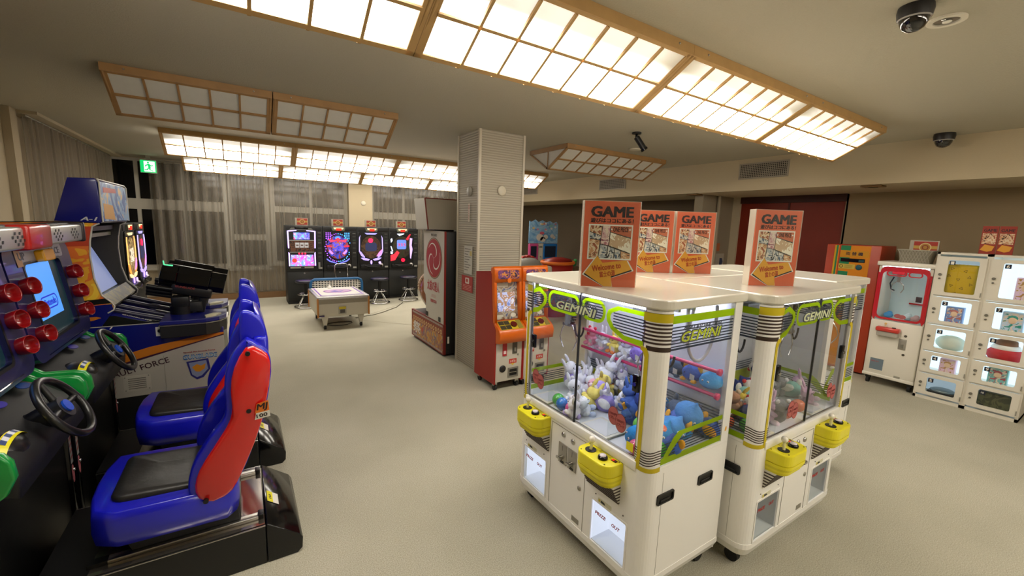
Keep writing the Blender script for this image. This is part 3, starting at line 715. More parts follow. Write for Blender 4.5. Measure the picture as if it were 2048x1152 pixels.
    # ---- control panels
    for cx, fl_ in ((-.262, 1), (.220, 1)):
        c = MB(); P = rrect(-.10, .10, -.095, .0, .05, 8, (1, 1, 0, 0))
        P2 = [(x*1.0, y) for x, y in P]
        c.prism(P, .545, .60, YEL, M=T(cx, 0, 0), bev=.006)
        for k in range(4):
            Q = [(x*(1-.02*k), y*(1-.05*k)) for x, y in P]; c.prism(Q, .532-k*.011, .545-k*.011, mat('d8cc1c', .4) if k % 2 else YEL, M=T(cx, 0, 0))
        o = c.build('control_panel', root)
        s_ = MB()           # striped wedge below
        s_.prism([(0, .50), (-.05, .50), (0, .405)], -.095, .095, mat('d8d4c6', .5), M=T(cx, 0, 0) @ Matrix(((0, 0, 1, 0), (1, 0, 0, 0), (0, 1, 0, 0), (0, 0, 0, 1))))
        for k in range(6):
            z = .49-k*.014; y = -.05*(z-.405)/.095
            s_.add([(cx-.096, 0, z), (cx-.096, y-.001, z), (cx+.096, y-.001, z), (cx+.096, 0, z), (cx-.096, 0, z-.006), (cx-.096, y-.001, z-.006), (cx+.096, y-.001, z-.006), (cx+.096, 0, z-.006)],
                   [(0, 1, 2, 3), (7, 6, 5, 4), (0, 4, 5, 1), (1, 5, 6, 2), (2, 6, 7, 3)], BROWN)
        s_.build('striped_bracket', o)
        j = MB(); j.cyl((cx-.045, -.045, .60), (cx-.045, -.045, .603), .024, BLACK, n=24); j.cyl((cx-.045, -.045, .603), (cx-.042, -.043, .638), .0065, mat('e6dfa0', .2)); j.ell((cx-.042, -.043, .65), .015, mat('efe9d8', .1, coat=1)); j.build('joystick', o)
        j = MB(); j.lathe([(.021, 0), (.021, .008), (.018, .013), (.0001, .013)], BLACKG, M=T(cx+.032, -.05, .60)); j.lathe([(.014, .013), (.014, .017), (.0001, .018)], mat('e8dce0', .3), M=T(cx+.032, -.05, .60)); j.build('push_button', o)
        j = MB(); j.box(cx+.058, cx+.084, -.03, -.014, .60, .602, mat('3a0c0a', .2)); j.box(cx+.06, cx+.07, -.027, -.017, .602, .603, emi('ff2a10', .8)); j.build('counter_display', o)
        j = MB()
        for x, y in ((-.085, -.012), (.088, -.012), (-.07, -.078), (.07, -.078)): j.cyl((cx+x, y, .60), (cx+x, y, .6025), .003, mat('6a6420', .4), n=8)
        for k in range(3): j.box(cx-.02, cx+.05, -.022+k*.006, -.020+k*.006, .60, .6012, mat('8a841c', .5))
        j.build('panel_print', o)
    # ---- casters
    for x in (-.39, .39):
        for y in (.07, .47):
            c = MB(); c.box(x-.016, x+.016, y-.02, y+.02, .055, .08, STEEL); o = c.build('caster', root)
            c = MB(); c.cyl((x-.013, y+.01, .032), (x+.013, y+.01, .032), .032, RUBBER, n=20); c.build('wheel', o)
    # ---- inside: light strips, gantries, claws, bars
    m = MB(); m.box(-.43, .43, .02, .51, 1.255, 1.262, INNER); m.build('ceiling_panel', root)
    for y in (.045, .47):
        m = MB(); m.box(-.36, .36, y-.008, y+.008, 1.243, 1.255, LEDW if lit else emi('e6ecff', LED*.16, 'dim_strip')); m.build('light_strip', root)
    for cx in (-.26, .20):
        g = MB(); g.box(cx-.17, cx+.17, .20, .215, 1.225, 1.238, STEEL); g.box(cx-.17, cx+.17, .30, .315, 1.225, 1.238, STEEL)
        g.box(cx-.05, cx+.05, .18, .33, 1.19, 1.225, mat('8e9298', .4, .5), bev=.004); o = g.build('crane_carriage', root)
        c = MB(); x = cx-.07 if cx < 0 else cx+.03; y = .23
        c.cyl((x, y, 1.19), (x, y, 1.06), .008, STEEL); c.cyl((x, y, 1.09), (x, y, 1.02), .024, mat('9a9ea4', .3, .8), n=20); c.box(x-.03, x+.03, y-.02, y+.02, 1.015, 1.03, STEEL)
        for s in (-1, 1): c.tube([(x+s*.02, y, 1.03), (x+s*.055, y, .985), (x+s*.07, y, .94), (x+s*.055, y, .905), (x+s*.04, y, .88)], .0035, CHROME, 8)
        c.build('claw', o)
        c = MB(); pts = [(x+.035+.012*math.cos(t*1.9), y+.012*math.sin(t*1.9), 1.19-.0045*t) for t in range(0, 36)]
        pts += [(x+.05+.035*(1-math.cos(a))-.0, y, 1.03-.06*math.sin(a)) for a in [PI*k/8 for k in range(9)]]
        c.tube(pts, .0055, BLACK, 6); c.build('coiled_cable', o)
    return root
def bars_and_cables(root, spans, white=True):
    for i, (a, b) in enumerate(spans):
        for z in (.955, .845):
            r = MB(); r.cyl((a, .43, z), (b, .43, z), .0085, PINK); r.lathe([(.008, 0), (.014, .004), (.016, .018), (.0001, .018)], PINK, M=T(b, .43, z) @ RY(PI/2)); r.build('prize_rail', root)
    if white:
        c = MB(); c.tube([(.06+.0, .46, 1.23), (.09, .44, 1.1), (.19, .42, 1.02), (.27, .42, 1.08), (.30, .42, 1.24)], .007, mat('c8c6cc', .4)); c.build('white_cable', root)
        c = MB()
        pts = [(.415, .20+.10*(1-math.cos(a))-.0, 1.22-.20*math.sin(a)**.8) for a in [PI*k/12 for k in range(13)]]
        c.tube([(.40, .22, 1.24)]+pts+[(.40, .42, 1.24)], .007, mat('a9a6ac', .4)); c.build('hanging_cable', root)

mA = claw_machine('white twin claw machine brightly lit inside, full of blue and pastel plush toys', (1.28, 1.41, 0), -PI/2, True, 'white twin claw machines back to back')
mB = claw_machine('white twin claw machine with dim interior, front facing the viewer', (2.30, .85, 0), 0, False, 'white twin claw machines back to back')
mC = dup(mB, (3.36, 1.45, 0), PI/2, 'white twin claw machine behind the dim one, only its lid and right edge showing')
mD = dup(mB, (2.30, 1.945, 0), PI, 'white twin claw machine at the back of the block, under the two rear GAME signs')
bars_and_cables(mA, ((-.43, .01), (.16, .425))); bars_and_cables(mB, ((-.42, -.12),), False)
def sticker(root, x, z, y=.004):
    s_ = MB(); Mx = T(x, y, z) @ FRONT; c1 = mat('b5605c', .6); c2 = mat('7a2e2e', .6)
    for k, (dx, dz) in enumerate(((0, 0), (.042, -.016))):
        s_.prism(circ(dx, dz, .030, 28, .040), k*.0008, k*.0008+.0008, c2, Mx); s_.prism(circ(dx, dz, .028, 28, .038), k*.0008+.0008, k*.0008+.0012, c1, Mx)
        s_.text('100円' if k == 0 else '200円', dx-.02, dx+.02, dz+.002, dz+.014, c2, Mx, z=k*.0008+.0012, d=.0006, bold=.02); s_.text('1プレイ' if k == 0 else '2プレイ', dx-.02, dx+.02, dz-.016, dz-.003, c2, Mx, z=k*.0008+.0012, d=.0006, bold=.02)
    s_.build('price_sticker', root)
for r_ in (mA, mB):
    sticker(r_, -.31, .765) if r_ is mA else sticker(r_, .24, .76)
    sticker(r_, .245, .775) if r_ is mA else sticker(r_, -.17, .745)
s_ = MB(); s_.prism([(.325, .665), (.36, .665), (.36, .70), (.325, .70)], 0, .001, YEL, T(0, .004, 0) @ FRONT); s_.build('warning_sticker', mA)
# white trays and clear chute walls
for r_, lst in ((mA, ((-.35, -.22), (.03, .20))), (mB, ((-.36, -.26), (.12, .26)))):
    for a, b in lst:
        t = MB(); t.box(a, b, .02, .16, .636, .646, WHITE, bev=.002); t.box(a+.015, b-.015, .03, .14, .646, .6475, mat('c2c6cc', .3)); t.build('chute_tray', r_)
        f = MB(); f.box(a-.003, a, .02, .19, .636, .75, ACRYL); f.box(b, b+.003, .02, .19, .636, .75, ACRYL); f.box(a, b, .187, .19, .636, .75, ACRYL); f.build('clear_fence', r_)

# ---------------------------------------------------------------- plush prizes and capsule balls
def fuzz(hx): return mat(hx, .9, noise=.12, bump=.5, scale=60)
def plush_mesh(kind, c1, c2, s=1.):
    """generic soft toys about 10 cm: bunny, bear, drop, puff"""
    m = MB(); a = fuzz(c1); b = fuzz(c2); e = mat('15100c', .3)
    if kind == 'bunny':
        m.ell((0, 0, .032), (.036, .03, .034), a); m.ell((0, -.004, .082), (.032, .028, .027), a)
        for q in (-1, 1):
            m.ell((q*.017, .004, .122), (.009, .007, .028), a); m.ell((q*.034, -.014, .045), (.011, .016, .011), a); m.ell((q*.02, -.032, .012), (.014, .02, .012), b)
            m.ell((q*.012, -.031, .086), (.0028,)*3, e, n=8, k=4)
        m.ell((0, .03, .025), (.012,)*3, b)
    elif kind == 'bear':
        m.ell((0, 0, .034), (.036, .031, .036), a); m.ell((0, -.006, .085), (.035, .03, .03), a); m.ell((0, -.034, .079), (.013, .009, .010), b)
        for q in (-1, 1):
            m.ell((q*.025, 0, .112), (.012, .008, .012), b); m.ell((q*.038, -.012, .045), (.013, .012, .018), a); m.ell((q*.022, -.032, .014), (.014, .019, .014), a)
            m.ell((q*.013, -.034, .09), (.0028,)*3, e, n=8, k=4)
    elif kind == 'drop':
        m.lathe([(.0001, 0), (.035, .004), (.052, .02), (.054, .038), (.046, .056), (.03, .07), (.014, .08), (.005, .092), (.0001, .097)], a, 20)
        for q in (-1, 1): m.ell((q*.014, -.049, .042), (.006, .003, .006), mat('e8e8ea', .5), n=8, k=5); m.ell((q*.014, -.052, .042), (.0025, .002, .0025), e, n=8, k=4)
    elif kind == 'puff':
        m.ell((0, 0, .042), (.052, .045, .042), a)
        for q in (-1, 1): m.ell((q*.042, 0, .072), (.014, .008, .022), b); m.ell((q*.03, -.03, .010), (.015, .015, .010), b); m.ell((q*.015, -.042, .05), (.003,)*3, e, n=8, k=4)
        m.ell((.0, .046, .04), (.03, .006, .02), b)
    v = m.v; m.v = [(x*s, y*s, z*s) for x, y, z in v]; return m
_pl = {}
def plush(kind, c1, c2, label, P, rot=(0, 0, 0), s=1., group=None, tagcard=False):
    key = (kind, c1, c2)
    if key not in _pl: _pl[key] = plush_mesh(kind, c1, c2).build('plush_toy'); o = _pl[key]
    else: o = _pl[key].copy(); COL.objects.link(o)
    o.location = P; o.rotation_euler = rot; o.scale = (s, s, s); tag(o, label, 'plush toy', group)
    if tagcard:
        c = MB(); c.box(-.012, .012, -.001, 0, -.034, 0, PAPER); k = c.build('paper_tag', o); k.location = (.03, -.045, .05); k.rotation_euler = (.3, .2, .1)
    return o
def heap(M, spots, rd, r=.046, z0=.636, q=.60):
    """drop round things one after another on the tray floor; returns their resting places"""
    done = []
    for (x, y) in spots:
        z = z0+r
        for (a, b, c) in done:
            d = math.hypot(x-a, y-b)
            if d < 2*r*q: z = max(z, c+math.sqrt(max(0, (2*r*q)**2-d*d)))
        done.append((x, y, z))
    return [(M @ Vector((x, y, z-r)), z) for x, y, z in done]
def fill(root, x0, x1, y0, y1, n, kinds, place, grp, seed, avoid=(), rr=.046):
    rd = random.Random(seed); M = T(*root.location) @ RZ(root.rotation_euler.z); sp = []
    tries = 0
    while len(sp) < n and tries < 6000:
        tries += 1
        x = rd.uniform(x0, x1); y = y0+(y1-y0)*(rd.random()**.75)
        if any(a < x < b and c < y < d for a, b, c, d in avoid): continue
        near = min([math.hypot(x-a, y-b) for a, b in sp] or [9])
        if near < (.078 if len(sp) < n*.62 else .052): 
            if tries % 9: continue
        sp.append((x, y))
    cnt = {}
    for i, (P, z) in enumerate(heap(M, sp, rd, rr)):
        k, c1, c2, nm = kinds[rd.randrange(len(kinds))]
        lvl = 'low in' if z < .70 else ('on top of' if z > .77 else 'half way up')
        lab = '%s plush toy %s the %s' % (nm, lvl, place)
        plush(k, c1, c2, lab, P, (rd.uniform(-.6, .6), rd.uniform(-.6, .6), rd.uniform(0, 6.28)), rd.uniform(.98, 1.2), grp+' '+nm, i % 5 == 0)
past = (('bunny', 'e6e8f2', 'e8b8cc', 'white bunny'), ('bunny', 'f0e07a', 'e88a4a', 'yellow long-eared'), ('bear', 'f0b4c4', 'f8e4ea', 'pink bear'), ('bunny', 'e8e8ee', 'b4a4dc', 'white and lilac bunny'),
        ('puff', 'a898e0', 'f0eef8', 'lilac round'), ('bear', 'eceef6', 'd4c8ee', 'white bear'), ('bear', 'ecdc78', 'f4ecb0', 'yellow bear'), ('bunny', 'e8ecf8', 'c8d4f0', 'pale blue-white bunny'))
blue = (('drop', '2a8ad0', '2a8ad0', 'bright blue drop-shaped'), ('puff', '3c5fb0', 'e8a838', 'blue round orange-winged'), ('drop', '3f86cc', '3f86cc', 'sky blue drop-shaped'), ('puff', '3d5575', '2f4460', 'slate blue round'),
        ('puff', '2a3f8c', '1c2450', 'dark blue round'), ('drop', '2f7ecc', '2a8ad0', 'blue drop-shaped'), ('bunny', '4668b8', 'e8a838', 'blue long-eared'))
mixd = (('bear', 'b88a6a', 'e0c8a8', 'tan bear'), ('puff', '8cc4b8', 'e8e4d8', 'mint green round'), ('bunny', 'd8b4d0', 'f0dce8', 'lilac bunny'), ('bear', '7a7c80', 'd8d8d8', 'grey bear'),
        ('puff', 'd8745a', 'f0d8b0', 'orange round'), ('drop', '2c3a78', '2c3a78', 'navy drop-shaped'), ('bear', 'e0d8d0', 'c83a3a', 'white red-trimmed bear'), ('bunny', 'e4c850', 'd8a838', 'yellow bunny'))
fill(mA, -.34, -.02, .05, .47, 29, past, 'left heap, lit claw machine', 'pastel plush', 5, ((-.36, -.20, 0, .22),))
fill(mA, .06, .38, .05, .47, 30, blue, 'right heap, lit claw machine', 'blue plush', 8, ((0, .24, 0, .24), (.24, .45, 0, .09)))
fill(mB, -.38, -.03, .06, .46, 20, mixd, 'left heap, dim claw machine', 'mixed plush', 3, ((-.38, -.24, 0, .2),))
fill(mB, .04, .38, .08, .46, 12, mixd, 'right heap, dim claw machine', 'mixed plush right', 4, ((.08, .30, 0, .24),))
# plush lying on the rails
def on_rail(root, items, z, y=.455):
    M = T(*root.location) @ RZ(root.rotation_euler.z)
    for x, (k, c1, c2, nm), lab in items:
        P = M @ Vector((x, y+.005, z)); plush(k, c1, c2, lab, P, (0, 0, root.rotation_euler.z), .92, None, k != 'drop')
on_rail(mA, ((-.38, ('bear', 'f0a0b4', 'd83a4a', ''), 'pink bear plush sitting leftmost on the rail in the lit machine'), (-.29, ('bunny', 'e6e8f2', 'e8b8cc', ''), 'white bunny plush second from left on the rail in the lit machine'),
             (-.20, ('bunny', 'f0e07a', 'e88a4a', ''), 'yellow plush in the middle of the upper rail in the lit machine'), (-.11, ('bear', 'eceef6', 'd4c8ee', ''), 'white bear plush beside the purple one on the rail'),
             (-.03, ('puff', '9078d0', 'e6e2f2', ''), 'purple plush at the right end of the pastel rail row'),
             (.20, ('puff', '3d5575', '2f4460', ''), 'slate grey-blue plush at the left of the blue rail row'), (.29, ('puff', '3c5fb0', 'e8a838', ''), 'blue orange-winged plush in the middle of the blue rail row'),
             (.385, ('drop', '3f9ad8', '3f86cc', ''), 'sky blue drop plush at the right end of the blue rail row')), .862)
on_rail(mB, ((-.36, ('bear', 'e8d040', 'c83a3a', ''), 'yellow plush on the rail behind the left column of the dim machine'), (-.24, ('bear', '8a8c90', 'd8d8d8', ''), 'grey bear plush on the rail of the dim machine')), .862)
def balls(root, lst, place):
    M = T(*root.location) @ RZ(root.rotation_euler.z)
    for i, (x, y, z, hx, nm) in enumerate(lst):
        b_ = MB(); b_.ell((0, 0, .032), .032, mat(hx, .25, coat=.5), n=20, k=10); put(b_, 'capsule_ball', '%s capsule ball %s' % (nm, place), 'ball', M @ Vector((x, y, z-.032+.004)), 0, 'capsule balls in the claw machines')
balls(mA, ((-.14, .05, .664, '2a78c8', 'blue'), (-.075, .055, .664, 'd85a98', 'pink'), (-.19, .065, .664, '50b04c', 'green'), (-.10, .10, .69, '3f86cc', 'lighter blue upper')), 'at the front glass, left half of the lit machine')
balls(mA, ((.29, .10, .664, '58b848', 'green'), (.34, .045, .664, 'd84c88', 'pink'), (.395, .12, .664, '48b83c', 'bright green'), (.26, .16, .70, '6cc04c', 'light green upper'), (.37, .16, .72, 'd8603a', 'orange upper')), 'by the right chute of the lit machine')
balls(mB, ((-.36, .10, .664, '58b848', 'green'), (-.40, .17, .664, 'd8603a', 'orange'), (-.03, .08, .664, 'd8704a', 'salmon'), (.02, .05, .70, 'e0704c', 'pale orange')), 'in the dim claw machine')

# ---------------------------------------------------------------- GAME signs
OR = mat('d4603a', .5, name='orange_card'); INK = mat('241416', .5); GOLD = mat('e0a030', .5); ORT = mat('b84c18', .5)
CARD = [mat(h, .5) for h in ('c8926a', 'b8a498', 'c08088', '6a8ab0', 'd8c8ac', '8a9a78', 'a85a40', 'e0d4c0', '586878', 'c8b070', '404c58', 'a4a8a8')]
PICS = [pic([INKc, 'c8926a', 'e0c8a8', 'a0583c', '5c6c50'], 26) for INKc in ('2a2224',)] + [pic(['30343c', 'a8acb0', 'd8d0c4', '586880', 'a07058'], 30), pic(['b87880', 'd0a8a8', 'e4cfc0', '9c6070', 'c8c0b8'], 22), pic(['e0d0b0', 'c8a888', 'f0e6d4', 'b08870'], 16)]
def game_sign(label, P, rz, group='GAME poster signs'):
    root = thing('game_sign', label, 'sign', P, rz, group); F = plane((0, 0, 0), (1, 0, 0), (0, 0, 1)); W_, H = .235, .365
    b_ = MB(); b_.prism([(-W_/2, 0), (W_/2, 0), (W_/2, H), (-W_/2, H)], -.004, 0, OR, F); b_.build('poster_card', root)
    p = MB(); p.text('GAME', -.088, .088, .300, .343, INK, F, bold=.085); p.text('遊びはココにある！', -.09, .092, .275, .294, INK, F, bold=.06, d=.0006)
    p.build('headline', root)
    a = MB(); a.prism([(-.097, .118), (.092, .118), (.092, .268), (-.097, .268)], 0, .0006, PAPER, F)
    z = .0006; x0, x1, y0, y1 = -.091, .086, .124, .262
    def cell(pts, m_): a.prism([(x0+(x1-x0)*u, y0+(y1-y0)*v) for u, v in pts], z, z+.0005, m_, F)
    a.prism([(x0, y0), (x1, y0), (x1, y1), (x0, y1)], z-.0002, z, INK, F)
    cell([(0, .82), (.27, .70), (.29, 1), (0, 1)], PICS[0]); cell([(0, .62), (.26, .56), (.27, .68), (0, .80)], PICS[1]); cell([(0, .0), (.22, .0), (.25, .54), (0, .60)], PICS[0])
    cell([(.27, .45), (.46, .40), (.49, 1), (.31, 1)], PICS[2]); cell([(.48, .40), (1, .18), (1, .62), (.5, .80)], PICS[3]); cell([(.5, .82), (1, .66), (1, 1), (.5, 1)], mat('c46a48', .5))
    cell([(.24, .0), (.42, .0), (.44, .38), (.27, .42)], PICS[1]); cell([(.44, .0), (.60, .0), (.61, .30), (.46, .37)], PICS[1]); cell([(.62, .0), (.76, .0), (.76, .24), (.63, .29)], PICS[1]); cell([(.78, .0), (1, 0), (1, .15), (.78, .23)], PICS[0])
    a.text('ONE PIECE', .008, .072, .238, .258, INK, F, z=z+.0005, d=.0005, bold=.03)
    for sx in (.001, .079):
        a.prism([(sx+(.006 if k % 2 == 0 else .0025)*math.sin(k*PI/5), .248+(.006 if k % 2 == 0 else .0025)*math.cos(k*PI/5)) for k in range(10)][::-1], z+.0005, z+.001, PAPER, F)
    a.build('poster_picture', root)
    ar = MB(); A = [(-.108, .052), (-.055, .128), (-.030, .098), (.075, .112), (.100, .072), (.010, .040), (.018, 0.002), (-.02, .002)]
    def grow(P_, k): 
        cx = sum(p_[0] for p_ in P_)/len(P_); cy_ = sum(p_[1] for p_ in P_)/len(P_); return [(cx+(x-cx)*k, max(.001, cy_+(y-cy_)*k)) for x, y in P_]
    ar.prism(grow(A, 1.07), .001, .0016, PAPER, F); ar.prism(A, .0016, .0020, INK, F); ar.prism([(x*.97, y+.006 if y > .01 else y) for x, y in A], .0020, .0026, GOLD, F)
    Mr = F @ T(-.01, .075, .0027) @ RZ(.15); ar.text('Welcome to', -.062, .062, .0, .024, ORT, Mr, bold=.06); ar.text('富士の湯', -.032, .034, -.03, -.005, ORT, Mr, bold=.06, d=.0006)
    ar.build('arrow', root)
    c = MB(); e = .004
    for x in (-W_/2-.003, W_/2+.003): c.box(x-.0015, x+.0015, 0, .045, 0, H+.002, mat('e2d8c8', .2, alpha=.4))
    c.box(-W_/2, W_/2, .042, .045, 0, H, ACRYL); c.box(-W_/2, W_/2, -.0065, -.0045, 0, H+.002, ACRYL); c.box(-W_/2-.003, W_/2+.003, 0, .045, H, H+.002, mat('e2d8c8', .2, alpha=.4)); c.build('acrylic_case', root)
game_sign('orange GAME poster sign on the lid of the lit claw machine, largest and leftmost', (1.337, 1.30, 1.301), R(-33))
game_sign('orange GAME poster sign at the back, left of the rear pair', (2.06, 1.665, 1.301), R(-30))
game_sign('orange GAME poster sign at the back, right of the rear pair', (2.29, 1.545, 1.301), R(-29))
game_sign('orange GAME poster sign standing on the near dim claw machine', (2.185, 1.035, 1.301), R(-27))

# ================================================================ RACING CABINETS (left)
BLUE = mat('1418b8', .28, coat=.5, name='blue_plastic'); REDP = mat('d01a16', .18, coat=.7, name='red_gloss'); VIN = mat('1e1c1a', .42, bump=.25, scale=14, name='black_vinyl')
GREEN = mat('0a8a38', .3, coat=.4); NAVY = mat('1c1c50', .3, coat=.4, name='navy_plastic'); SMOKE = glass_mat('b8bcc4', 1.6, 'smoked_visor')
XZ = Matrix(((1, 0, 0, 0), (0, 0, 1, 0), (0, 1, 0, 0), (0, 0, 0, 1)))      # local x,y -> world x,z ; local z -> y  (mirrors, so faces are recalculated)
def xz(m, poly, y0, y1, mt, bev=0., smooth=False, seg=2):
    """outline in the x-z plane, thickness from y0 to y1"""
    q = MB(); q.prism([(x, z) for x, z in poly], 0, abs(y1-y0), mt, bev=bev, smooth=smooth, seg=seg)
    F = plane((0, max(y0, y1), 0), (1, 0, 0), (0, 0, 1))    # z axis points to -y
    m.add(q.v, q.f, mt, smooth or bev > 0, F); return m
def racer(label, yc):
    root = thing('racing_cabinet', label, 'arcade machine', (0, yc, 0), 0, 'racing cabinets')
    # ---- seat plinth
    m = MB(); xz(m, [(-.70, .0), (.03, .0), (.03, .185), (-.70, .185)], -.27, .27, BLACK, .004)
    m.build('plinth', root)
    m = MB(); xz(m, [(.034, .0), (.155, .0), (.175, .02), (.178, .07), (.165, .095), (.040, .190), (.034, .190)], -.272, .272, BLACKG, .004); o = m.build('rear_cover', root)
    m = MB(); A = Vector((.045, 0, .1878)); B = Vector((.165, 0, .097)); d = (B-A).normalized()
    Mx = plane((A.x+d.x*.04, .02, A.z+d.z*.04+.001), (d.x, 0, d.z), (0, -1, 0)); Mx = Matrix(((d.x, 0, 0, A.x+d.x*.035), (0, 1, 0, .03), (d.z, 0, 0, A.z+d.z*.035), (0, 0, 0, 1)))
    nn = Vector((-d.z, 0, d.x)); nn = nn if nn.z > 0 else -nn
    Mx = Matrix(((d.x, 0, nn.x, A.x+d.x*.03+nn.x*.0015), (0, 1, 0, -.04), (d.z, 0, nn.z, A.z+d.z*.03+nn.z*.0015), (0, 0, 0, 1)))
    m.prism([(-.03, -.045), (.03, -.045), (.03, .045), (-.03, .045)], 0, .001, PAPER, Mx); m.prism([(-.03, -.045), (.0, -.045), (.0, .045), (-.03, .045)], .001, .0016, YEL, Mx)
    for k in range(3): m.prism([(-.02, -.02+k*.014), (-.008, -.02+k*.014), (-.008, -.013+k*.014), (-.02, -.013+k*.014)], .0016, .002, BLACK, Mx)
    m.build('warning_label', o)
    m = MB(); m.box(-.55, .028, -.262, .262, .186, .190, mat('9a9288', .12, .9)); m.box(-.70, -.55, -.262, .262, .186, .19, BLACK)
    m.build('metal_deck', root)
    for s in (-1, 1):
        m = MB(); m.box(-.50, .02, s*.20-.018, s*.20+.018, .19, .206, STEEL, bev=.002); m.box(-.56, -.50, s*.20-.018, s*.20+.018, .19, .207, BLACK); m.box(.005, .027, s*.20-.02, s*.20+.02, .19, .214, BLACK, bev=.002); m.build('slide_rail', root)
        m = MB(); m.box(-.70, .03, s*.27-.003, s*.27+.003, .184, .188, STEEL); m.build('edge_trim', root)
    m = MB(); xz(m, [(-.43, .205), (-.06, .205), (-.07, .31), (-.46, .29)], -.20, .20, DARK, .006); m.build('seat_base', root)
    # ---- seat pan
    m = MB()
    P = [(-.53, -.235), (-.46, -.262), (-.10, -.255), (-.06, -.2), (-.06, .2), (-.10, .255), (-.46, .262), (-.53, .235), (-.555, .12), (-.56, 0), (-.555, -.12)]
    bm = bmesh.new(); lv = ((.262, .90), (.275, .97), (.33, 1.0), (.385, .99), (.412, .965), (.415, .93)); rows = []
    for z, k in lv:
        rows.append([bm.verts.new((-.31+(x+.31)*k, y*k, z+(.05*max(0, (x+.31))*-1.2) + (.012 if x < -.5 else 0))) for x, y in P])
    n = len(P)
    for a, b in zip(rows[:-1], rows[1:]):
        for i in range(n): bm.faces.new((a[i], a[(i+1) % n], b[(i+1) % n], b[i]))
    bm.faces.new(rows[0][::-1]); bm.faces.new(rows[-1]); m.bm(bm, BLUE, True); m.build('seat_pan', root)
    m = MB(); bm = bmesh.new()
    C = rrect(-.485, -.11, -.185, .185, .045, 5); rows = []
    for k, z in ((1, .405), (1, .418), (.95, .428), (.80, .430), (.4, .424)):
        rows.append([bm.verts.new((-.30+(x+.30)*k, y*k, z-.06*(x+.31)+.004*math.sin(y*60+x*30))) for x, y in C])
    n = len(C)
    for a, b in zip(rows[:-1], rows[1:]):
        for i in range(n): bm.faces.new((a[i], a[(i+1) % n], b[(i+1) % n], b[i]))
    bm.faces.new(rows[-1]); m.bm(bm, VIN, True); m.build('seat_cushion', root)
    # ---- side bolsters: blue rim with the glossy red panel in it
    outer = [(-.19, .325), (-.10, .352), (-.055, .425), (.03, .62), (.073, .80), (.087, .905), (.085, .95), (.072, .985), (.008, 1.04), (-.004, 1.04), (-.056, .98), (-.088, .881), (-.086, .752), (-.097, .703), (-.142, .639), (-.207, .549), (-.232, .468), (-.233, .402)]
    red = [(-.173, .342), (-.094, .366), (-.051, .436), (.030, .630), (.072, .807), (.084, .905), (.081, .948), (.070, .978), (.008, 1.026), (-.04, .955), (-.066, .862), (-.064, .748), (-.077, .692), (-.126, .613), (-.185, .521), (-.209, .457), (-.21, .399)]
    def sm(P_, it=2):
        for _ in range(it):
            Q = []
            for i in range(len(P_)):
                a = P_[i]; b = P_[(i+1) % len(P_)]; Q += [(a[0]*.75+b[0]*.25, a[1]*.75+b[1]*.25), (a[0]*.25+b[0]*.75, a[1]*.25+b[1]*.75)]
            P_ = Q
        return P_
    outer = sm(outer, 2); red = sm(red, 1)
    for s in (-1, 1):
        m = MB(); xz(m, outer, s*.18, s*.245, BLUE, .014, seg=3); o = m.build('side_bolster', root)
        m = MB()
        bm = bmesh.new(); cx = sum(p[0] for p in red)/len(red); cz = sum(p[1] for p in red)/len(red); rows = []
        for k, h in ((1., .240), (.985, .252), (.93, .258), (.6, .266), (.25, .270)):
            rows.append([bm.verts.new((cx+(x-cx)*k, s*h, cz+(z-cz)*k)) for x, z in red])
        n = len(red)
        for a, b in zip(rows[:-1], rows[1:]):
            for i in range(n): bm.faces.new((a[i], a[(i+1) % n], b[(i+1) % n], b[i]))
        bm.faces.new(rows[-1]); bmesh.ops.recalc_face_normals(bm, faces=bm.faces[:]); m.bm(bm, REDP, True); o2 = m.build('red_side_panel', root)
        for x, z in ((.002, .985), (-.006, .735), (-.175, .375)):
            q = MB(); q.cyl((x, s*.245, z), (x, s*.272, z), .0095, BLACK, n=14); q.build('bolt_cap', o2)
        if s < 0:
            q = MB(); Mx = plane((.038, -.2725, .735), (1, 0, .1), (-.1, 0, 1)); q.prism([(-.028, -.04), (.03, -.04), (.03, -.012), (-.02, -.012)], 0, .001, PAPER, Mx); q.prism([(-.024, -.012), (.03, -.012), (.032, .034), (-.012, .028)], 0, .001, mat('e87a1c', .4), Mx)
            q.text('MJ', -.015, .028, -.008, .026, INK, Mx, z=.001, bold=.05, shear=.2); q.text('100', -.02, .02, -.034, -.018, INK, Mx, z=.001, bold=.04); q.build('seat_sticker', o2)
    # ---- backrest shell and pad
    m = MB(); back = [(-.13, .40), (-.06, .42), (.02, .62), (.06, .80), (.075, .93), (.075, 1.03), (.03, 1.03), (.01, .93), (-.01, .80), (-.05, .65), (-.10, .53), (-.15, .46)]
    xz(m, back, -.19, .19, BLUE, .01); m.build('backrest', root)
    m = MB(); pad = [(-.145, .47), (-.10, .54), (-.05, .66), (-.012, .80), (.005, .92), (-.012, .92), (-.035, .80), (-.075, .67), (-.12, .56), (-.162, .485)]
    xz(m, pad, -.14, .14, VIN, .006); m.build('back_pad', root)
    # headrest: a hollow shell, two side cheeks joined by a curved back
    ck = sm([(-.03, .90), (-.024, 1.135), (.0, 1.15), (.035, 1.135), (.065, 1.10), (.082, 1.04), (.084, .96), (.075, .90)], 2)
    m = MB()
    for q in (-1, 1): xz(m, ck, q*.125, q*.165, BLUE, .012, seg=3)
    xz(m, sm([(.045, .90), (.04, 1.12), (.035, 1.14), (.06, 1.115), (.082, 1.04), (.084, .96), (.08, .90)], 1), -.15, .15, BLUE, .006); m.build('headrest', root)
    # ---- control cabinet
    m = MB(); body = [(-1.55, 0), (-.74, 0), (-.74, .55), (-.68, .66), (-.70, .74), (-.86, .78), (-.93, 1.30), (-.97, 1.36), (-1.5, 1.36), (-1.55, 1.2)]
